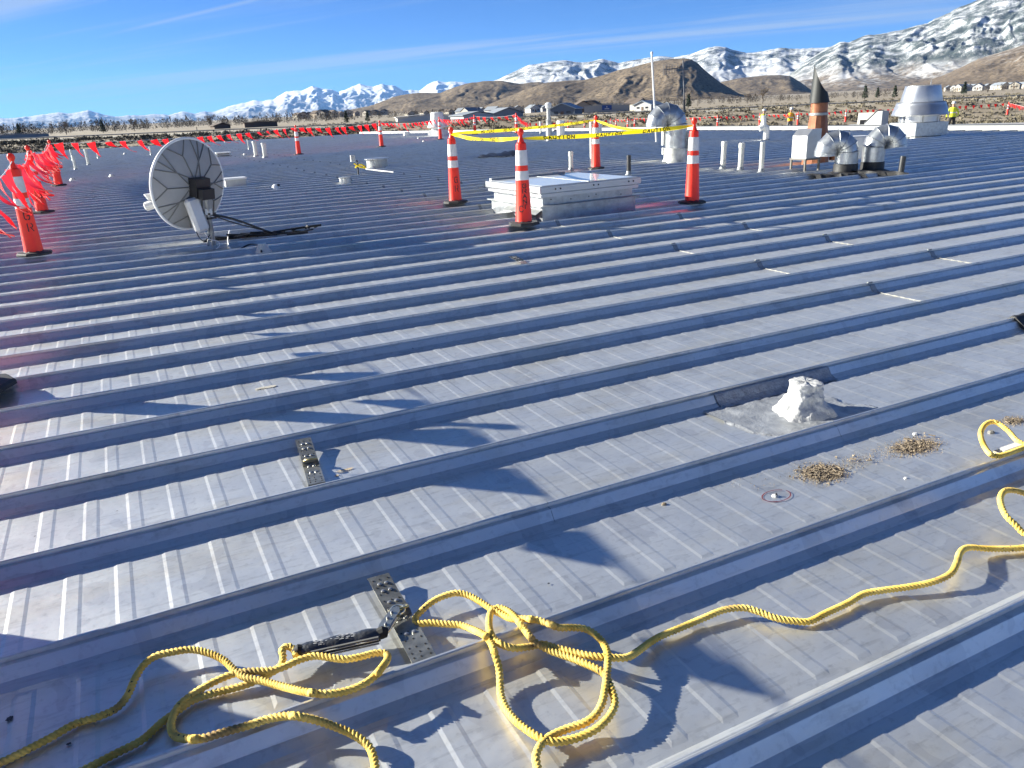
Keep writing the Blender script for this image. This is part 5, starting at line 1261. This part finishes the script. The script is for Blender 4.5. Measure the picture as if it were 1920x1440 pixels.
# ================================================================== BACKGROUND
def at(x, dist): d = ray(x, 230); h = math.hypot(d.x, d.y); X, Y = d.x / h * dist, d.y / h * dist; return Vector((X, Y, float(gz(X, Y))))
# sagebrush below the road: uncountable
def scatter(name, n, box, size, mat, label, seed, leaves=26):
    r_ = np.random.RandomState(seed); mb = MB(); (x0, x1), (d0, d1) = box; V = []; Fc = []
    for i in range(n):
        x = r_.uniform(x0, x1); dl = r_.uniform(d0, d1); d = ray(x, 230); hh = math.hypot(d.x, d.y); ux, uy = d.x / hh, d.y / hh
        ds_ = dl / max(.35, (RN.x * ux + RN.y * uy)); X, Y = ux * ds_, uy * ds_; Z = float(gz(X, Y)) - .1; s = r_.uniform(*size)
        L = r_.normal(0, 1, (leaves, 3)); L /= np.linalg.norm(L, axis=1)[:, None]; L[:, 2] = np.abs(L[:, 2]); L *= (s * r_.uniform(.45, 1., (leaves, 1))); L[:, 2] *= .75
        for q in L:
            o = len(V); e = r_.normal(0, 1, (3, 3)) * s * .20; c = np.array((X, Y, Z)) + q
            V += [tuple(c + e[0]), tuple(c + e[1]), tuple(c + e[2])]; Fc.append((o, o + 1, o + 2))
    mb.v = V; mb.f = Fc; o = mb.build(name, mat, None, 180); return tag(o, label, 'brush', None, 'stuff')
SAGE = M('sagebrush', (.10, .085, .055), .95, 0, .3, .35, base2=(.21, .18, .125))
scatter('sagebrush', 3400, ((600, 2000), (128, 197)), (.45, 1.15), SAGE, 'grey brown sagebrush covering the slope below the road', 1)
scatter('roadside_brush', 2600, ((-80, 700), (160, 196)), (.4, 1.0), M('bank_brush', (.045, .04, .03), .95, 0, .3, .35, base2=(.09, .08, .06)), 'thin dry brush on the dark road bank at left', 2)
scatter('field_brush', 900, ((560, 2000), (216, 330)), (.4, .9), SAGE, 'low brush in the field behind the road', 3)
# far wood of bare trees along the left horizon
def treeline(n, xr, dr, hr, seed, label, mat):
    r_ = np.random.RandomState(seed); V = []; Fc = []
    for i in range(n):
        x = r_.uniform(*xr); d = r_.uniform(*dr); p = at(x, d); h = r_.uniform(*hr); w = h * r_.uniform(.25, .5); ever = r_.rand() < .12
        for k in range(70):
            o = len(V); t = r_.rand(); rr = w * (1 - t * .95) if ever else w * math.sin(PI * min(1, t * .8 + .2)); a = r_.uniform(0, 6.28); q = math.sqrt(r_.rand()) * rr
            c = np.array((p.x + q * math.cos(a), p.y + q * math.sin(a), p.z + h * (.12 + .88 * t))); e = r_.normal(0, 1, (3, 3)) * h * (.035 if ever else .03); 
            if not ever: e[:, 2] *= 2.2
            V += [tuple(c + e[0]), tuple(c + e[1]), tuple(c + e[2])]; Fc.append((o, o + 1, o + 2))
    mb = MB(); mb.v = V; mb.f = Fc; o = mb.build('far_wood', mat, None, 180); tag(o, label, 'trees', None, 'stuff')
TW = M('bare_wood', (.035, .029, .024), .95, 0, .3, .05, base2=(.075, .062, .05))
treeline(520, (-120, 640), (420, 800), (3.5, 6.5), 5, 'far band of bare brown trees along the left horizon', TW)
treeline(420, (600, 1420), (420, 900), (2.5, 5), 6, 'far band of bare trees and yards before the brown hills', TW)
treeline(320, (1360, 2000), (420, 900), (2, 4), 7, 'far bare trees scattered over the right valley floor', TW)
# houses
def house(label, w, dpt_, h, rh, wallm, roofm, group, win=True, name='house'):
    t = thing(name, label, 'house', (0, 0, 0), 0, group)
    mb = MB(); mb.extrude([(-w / 2, 0, -1.5), (w / 2, 0, -1.5), (w / 2, 0, h), (0, 0, h + rh), (-w / 2, 0, h)], (0, -dpt_ / 2, 0), (0, dpt_ / 2, 0)); mb.build('wall', wallm, t, 20)
    mb = MB()
    for s in (-1, 1):
        A = Vector((0, 0, h + rh + .12)); B = Vector((s * (w / 2 + .5), 0, h - rh * .5 / (w / 2) + .12)); up = Vector((0, 0, .18))
        for p in (0,):
            q = [A, B, B + up, A + up]; mb.extrude(q if s > 0 else q[::-1], (0, -dpt_ / 2 - .4, 0), (0, dpt_ / 2 + .4, 0))
    mb.build('roof', roofm, t, 20)
    if win:
        for x, y_, z in ((-w * .25, -dpt_ / 2 - .03, h * .55), (w * .25, -dpt_ / 2 - .03, h * .55)):
            mb = MB(); mb.box((x, y_, z), (w * .16, .06, h * .32)); mb.build('window', M('window_dark', (.03, .035, .045), .2), t)
        mb = MB(); mb.box((0, -dpt_ / 2 - .03, h * .35), (w * .12, .06, h * .7)); mb.build('door', M('door_brown', (.14, .09, .06), .7), t)
    return t
def placed(t, x, dist, rz, dz=0.):
    p = at(x, dist); t.location = (p.x, p.y, p.z + dz); t.rotation_euler = (0, 0, facing(p) + rz); return t
CREAM = M('wall_cream', (.40, .36, .30), .85); GREYW = M('wall_grey', (.26, .27, .28), .85); BLUEW = M('wall_blue', (.12, .15, .19), .8); TANW = M('wall_tan', (.30, .24, .18), .85); WHW = M('wall_white', (.50, .49, .47), .8)
RF1 = M('roof_brown', (.10, .075, .06), .9); RF2 = M('roof_grey', (.20, .22, .25), .7); RF3 = M('roof_steel_blue', (.22, .27, .33), .5, .2)
placed(house('blue grey barn with white side and gabled roof beyond the capped vent', 8.0, 10, 2.0, 1.6, BLUEW, RF3, None, name='barn'), 1062, 262, -.25, -.2)
placed(house('small barn with white wall left of the slim white pole', 6.5, 8, 1.7, 1.2, WHW, RF3, None, name='barn'), 1215, 285, -.5, .2)
placed(house('wide low building with white wall right of the white exhaust fan', 11, 7, 1.6, .9, WHW, RF2, None, False, 'shed'), 886, 250, .6, -.4)
placed(house('low grey building behind the first far cones', 10, 8, 1.5, 1.5, GREYW, RF2, None, False, 'shed'), 945, 262, .4, -.2)
placed(house('long flat white building left of the white exhaust fan', 18, 8, 1.6, .5, WHW, WHW, None, False, 'shed'), 798, 262, .1, -.2)
st = placed(house('long blue grey store with a square blue sign', 16, 8, 2.4, .5, GREYW, RF2, None, False, 'store'), 1138, 300, 0., -.1)
mb = MB(); mb.box((0, -4.1, 1.7), (3.4, .12, 1.6)); sg = mb.build('sign', M('sign_blue', (.01, .05, .22), .5), st)
mb = MB(); mb.box((0, -4.18, 1.95), (.25, .06, .5)); mb.box((0, -4.18, 1.3), (1.6, .06, .22)); mb.build('sign_mark', WHITE, sg)
placed(house('dark brown low building beyond the left flag line', 12, 8, 1.4, .4, RF1, RF1, None, False, 'shed'), 487, 330, .1, .3)
placed(house('small dark brown hut behind the dish top', 6, 5, 1.1, .9, RF1, RF1, None, False, 'shed'), 412, 330, .3, 0)
placed(house('long grey low building at the far left edge', 22, 9, 1.5, .4, GREYW, RF2, None, False, 'shed'), 20, 360, .1, -.4)
HP = {}
r3 = random.Random(21)
clusters = [('in the town by the white fan', [(x, r3.uniform(620, 900)) for x in (770, 780, 797, 832, 842, 851, 862, 872, 884)], 'houses behind the white fan', 0),
            ('in the row beyond the far cones', [(x, r3.uniform(430, 560)) for x in (870, 881, 892, 903, 925, 941, 958, 972, 1000, 1012, 1024)], 'houses beyond the far cones', 1),
            ('beside the blue grey barn', [(1090, 330), (1100, 345), (1112, 340), (1192, 330)], 'houses by the barn', 2),
            ('on the far right hillside street', [(x, r3.uniform(700, 1000)) for x in (1770, 1785, 1795, 1803, 1815, 1826, 1842, 1858, 1868, 1880, 1893, 1905, 1917)], 'houses at far right', 3),
            ('in the distant middle town', [(x, r3.uniform(900, 1500)) for x in (560, 572, 583, 596, 608, 617, 625, 640, 655, 668, 690, 705, 722)], 'houses of the distant town', 4)]
for where, spots, grp, ci in clusters:
    for j, (x, d) in enumerate(spots):
        kd = (j * 2 + ci) % 4; key = (kd, ci)
        wm, rm, cn = ((CREAM, RF1, 'cream house with brown gable roof'), (WHW, RF2, 'white house with grey gable roof'), (TANW, RF1, 'tan house with dark gable roof'), (CREAM, RF2, 'pale house with grey gable roof'))[kd]
        lab = '%s, %s from left %s' % (cn, ('first second third fourth fifth sixth seventh eighth ninth tenth eleventh twelfth thirteenth'.split())[j], where)
        if key not in HP: t = HP[key] = house(lab, r3.uniform(7, 9), 9, 2.9, 2.1, wm, rm, grp)
        else: t = dup(HP[key], (0, 0, 0), 0, lab)
        placed(t, x, d, r3.uniform(-.9, .9), (.2 if ci != 3 else .6) + (3 if ci == 4 else 0))
        t.scale = ((.8, .75, .8, .9, 1.3)[ci],) * 3
# utility poles
WOODP = M('pole_wood', (.13, .11, .09), .9)
def upole(x, dist, ytop, label, arm=True):
    p = at(x, dist); top_ = Q(x, ytop, dist).z; t = thing('utility_pole', label, 'pole', p, facing(p), 'utility poles'); h = top_ - p.z
    mb = MB(); mb.lathe([(.17, -1), (.11, h)], 8); mb.build('pole', WOODP, t)
    if arm: mb = MB(); mb.box((0, 0, h - .5), (2.2, .12, .14)); mb.build('crossarm', WOODP, t)
for x, d, y, s, a in ((1156, 330, 173, 'lamp pole over the blue sign store', True), (1079, 420, 187, 'utility pole behind the barn', True), (1307, 400, 178, 'utility pole right of the comb antenna', True), (1443, 420, 178, 'utility pole above the two left workers', True), (1603, 420, 172, 'utility pole right of the copper flue', True), (804, 700, 192, 'tall pole left of three on the brown slope', False), (840, 700, 188, 'tall pole middle of three on the brown slope', False), (867, 700, 187, 'tall pole right of three on the brown slope', False), (367, 300, 238, 'dark pole behind the dish rim', False), (964, 700, 186, 'tall thin pole above the dark roofs', False), (1327, 215, 205, 'short bent road sign pole right of the duct', False), (1040, 700, 184, 'far pole above the capped vent', True)):
    upole(x, d, y, s, a)
def wires(x0, y0, d0, x1, y1, d1, label):
    a, b = Q(x0, y0, d0), Q(x1, y1, d1); mb = MB(); mb.tube([a.lerp(b, i / 16) - Vector((0, 0, 1.6 * 4 * (i / 16) * (1 - i / 16))) for i in range(17)], .05, 4); o = mb.build('power_line', WOODP); tag(o, label, 'wire', 'power lines')
wires(1307, 180, 400, 1443, 180, 420, 'power line between antenna mast and left workers'); wires(1443, 180, 420, 1603, 174, 420, 'power line passing behind the copper flue'); wires(1079, 189, 420, 1307, 180, 400, 'power line over the barn and duct')
# single bare trees and evergreens
TRK = M('tree_bark', (.10, .08, .065), .95); EVG = M('evergreen', (.025, .038, .022), .95, 0, .3, 1.)
def tree(x, dist, h, label, ever, seed):
    r_ = random.Random(seed); p = at(x, dist); t = thing('evergreen_tree' if ever else 'bare_tree', label, 'tree', p, 0, 'single trees in the valley')
    mb = MB(); mb.tube([(0, 0, -1), (0, 0, h * .4), (.1, 0, h * .8)], [h * .03, h * .02, h * .008], 6); mb.build('trunk', TRK, t)
    mb = MB()
    if ever:
        for i in range(420):
            q = r_.random(); rr = h * .22 * (1 - q) ** .8 + .1; a = r_.uniform(0, 6.28); c = Vector((rr * math.cos(a) * r_.uniform(.5, 1), rr * math.sin(a) * r_.uniform(.5, 1), h * (.12 + .88 * q))); s = h * .045
            mb.add([c + Vector((r_.gauss(0, s), r_.gauss(0, s), r_.gauss(0, s))) for _ in range(3)], [(0, 1, 2)])
    else:
        for i in range(16):
            a = r_.uniform(0, 6.28); q = r_.uniform(.2, .5); b0 = Vector((0, 0, h * q)); e1 = b0 + Vector((math.cos(a), math.sin(a), r_.uniform(.5, 1.2))) * h * .22; mb.tube([b0, e1], [h * .012, h * .006], 4)
            for k in range(7):
                e2 = e1 + Vector((r_.gauss(0, .5), r_.gauss(0, .5), r_.uniform(0, 1))) * h * .2; mb.tube([e1.lerp(b0, r_.random() * .5), e2], [h * .005, h * .002], 3)
                for m_ in range(3): mb.tube([e2.lerp(e1, r_.random() * .6), e2 + Vector((r_.gauss(0, .4), r_.gauss(0, .4), r_.uniform(0, .6))) * h * .1], h * .002, 3, False)
    mb.build('crown', EVG if ever else TRK, t, 180)
for i, (x, d, h, s, e) in enumerate(((1428, 400, 8, 'broad bare tree above the left worker', False), (1400, 430, 6, 'smaller bare tree left of the broad one', False), (1617, 380, 5.5, 'dark evergreen right of the copper flue', True), (1672, 400, 5, 'round evergreen left of the silver fan', True), (1290, 330, 5, 'dark evergreen behind the antenna mast', True), (1640, 420, 4.5, 'low evergreen between flue and silver fan', True), (1800, 400, 5, 'dark evergreen among the far right houses', True), (32, 420, 5.5, 'dark evergreen at the far left horizon', True), (120, 420, 7, 'tall bare tree above the third left cone', False), (190, 430, 5.5, 'dark evergreen in the left wood near the flags', True), (250, 430, 6.5, 'bare tree in the left wood above the flags', False), (395, 400, 7, 'bare tree right of the dish top', False), (650, 330, 4.5, 'dark shrub tree beyond the far left cone', True), (690, 320, 4, 'round dark shrub by the far flag line', True))):
    tree(x, d, h, s, e, i + 3)
# air between here and the mountains
mb = MB(); mb.box((9000, 14000, 900), (40000, 44000, 1840))
hz = bpy.data.materials.new('haze_air'); hz.use_nodes = True; n = hz.node_tree.nodes; n.clear()
o_ = n.new('ShaderNodeOutputMaterial'); v_ = n.new('ShaderNodeVolumePrincipled'); v_.inputs['Color'].default_value = (.24, .50, 1.0, 1); v_.inputs['Density'].default_value = 1.6e-5; v_.inputs['Anisotropy'].default_value = .1
hz.node_tree.links.new(v_.outputs[0], o_.inputs['Volume'])
hb_ = mb.build('haze', hz); hb_['kind'] = 'stuff'; hb_['label'] = 'thin blue haze in the air before the far mountains'; hb_['category'] = 'haze'
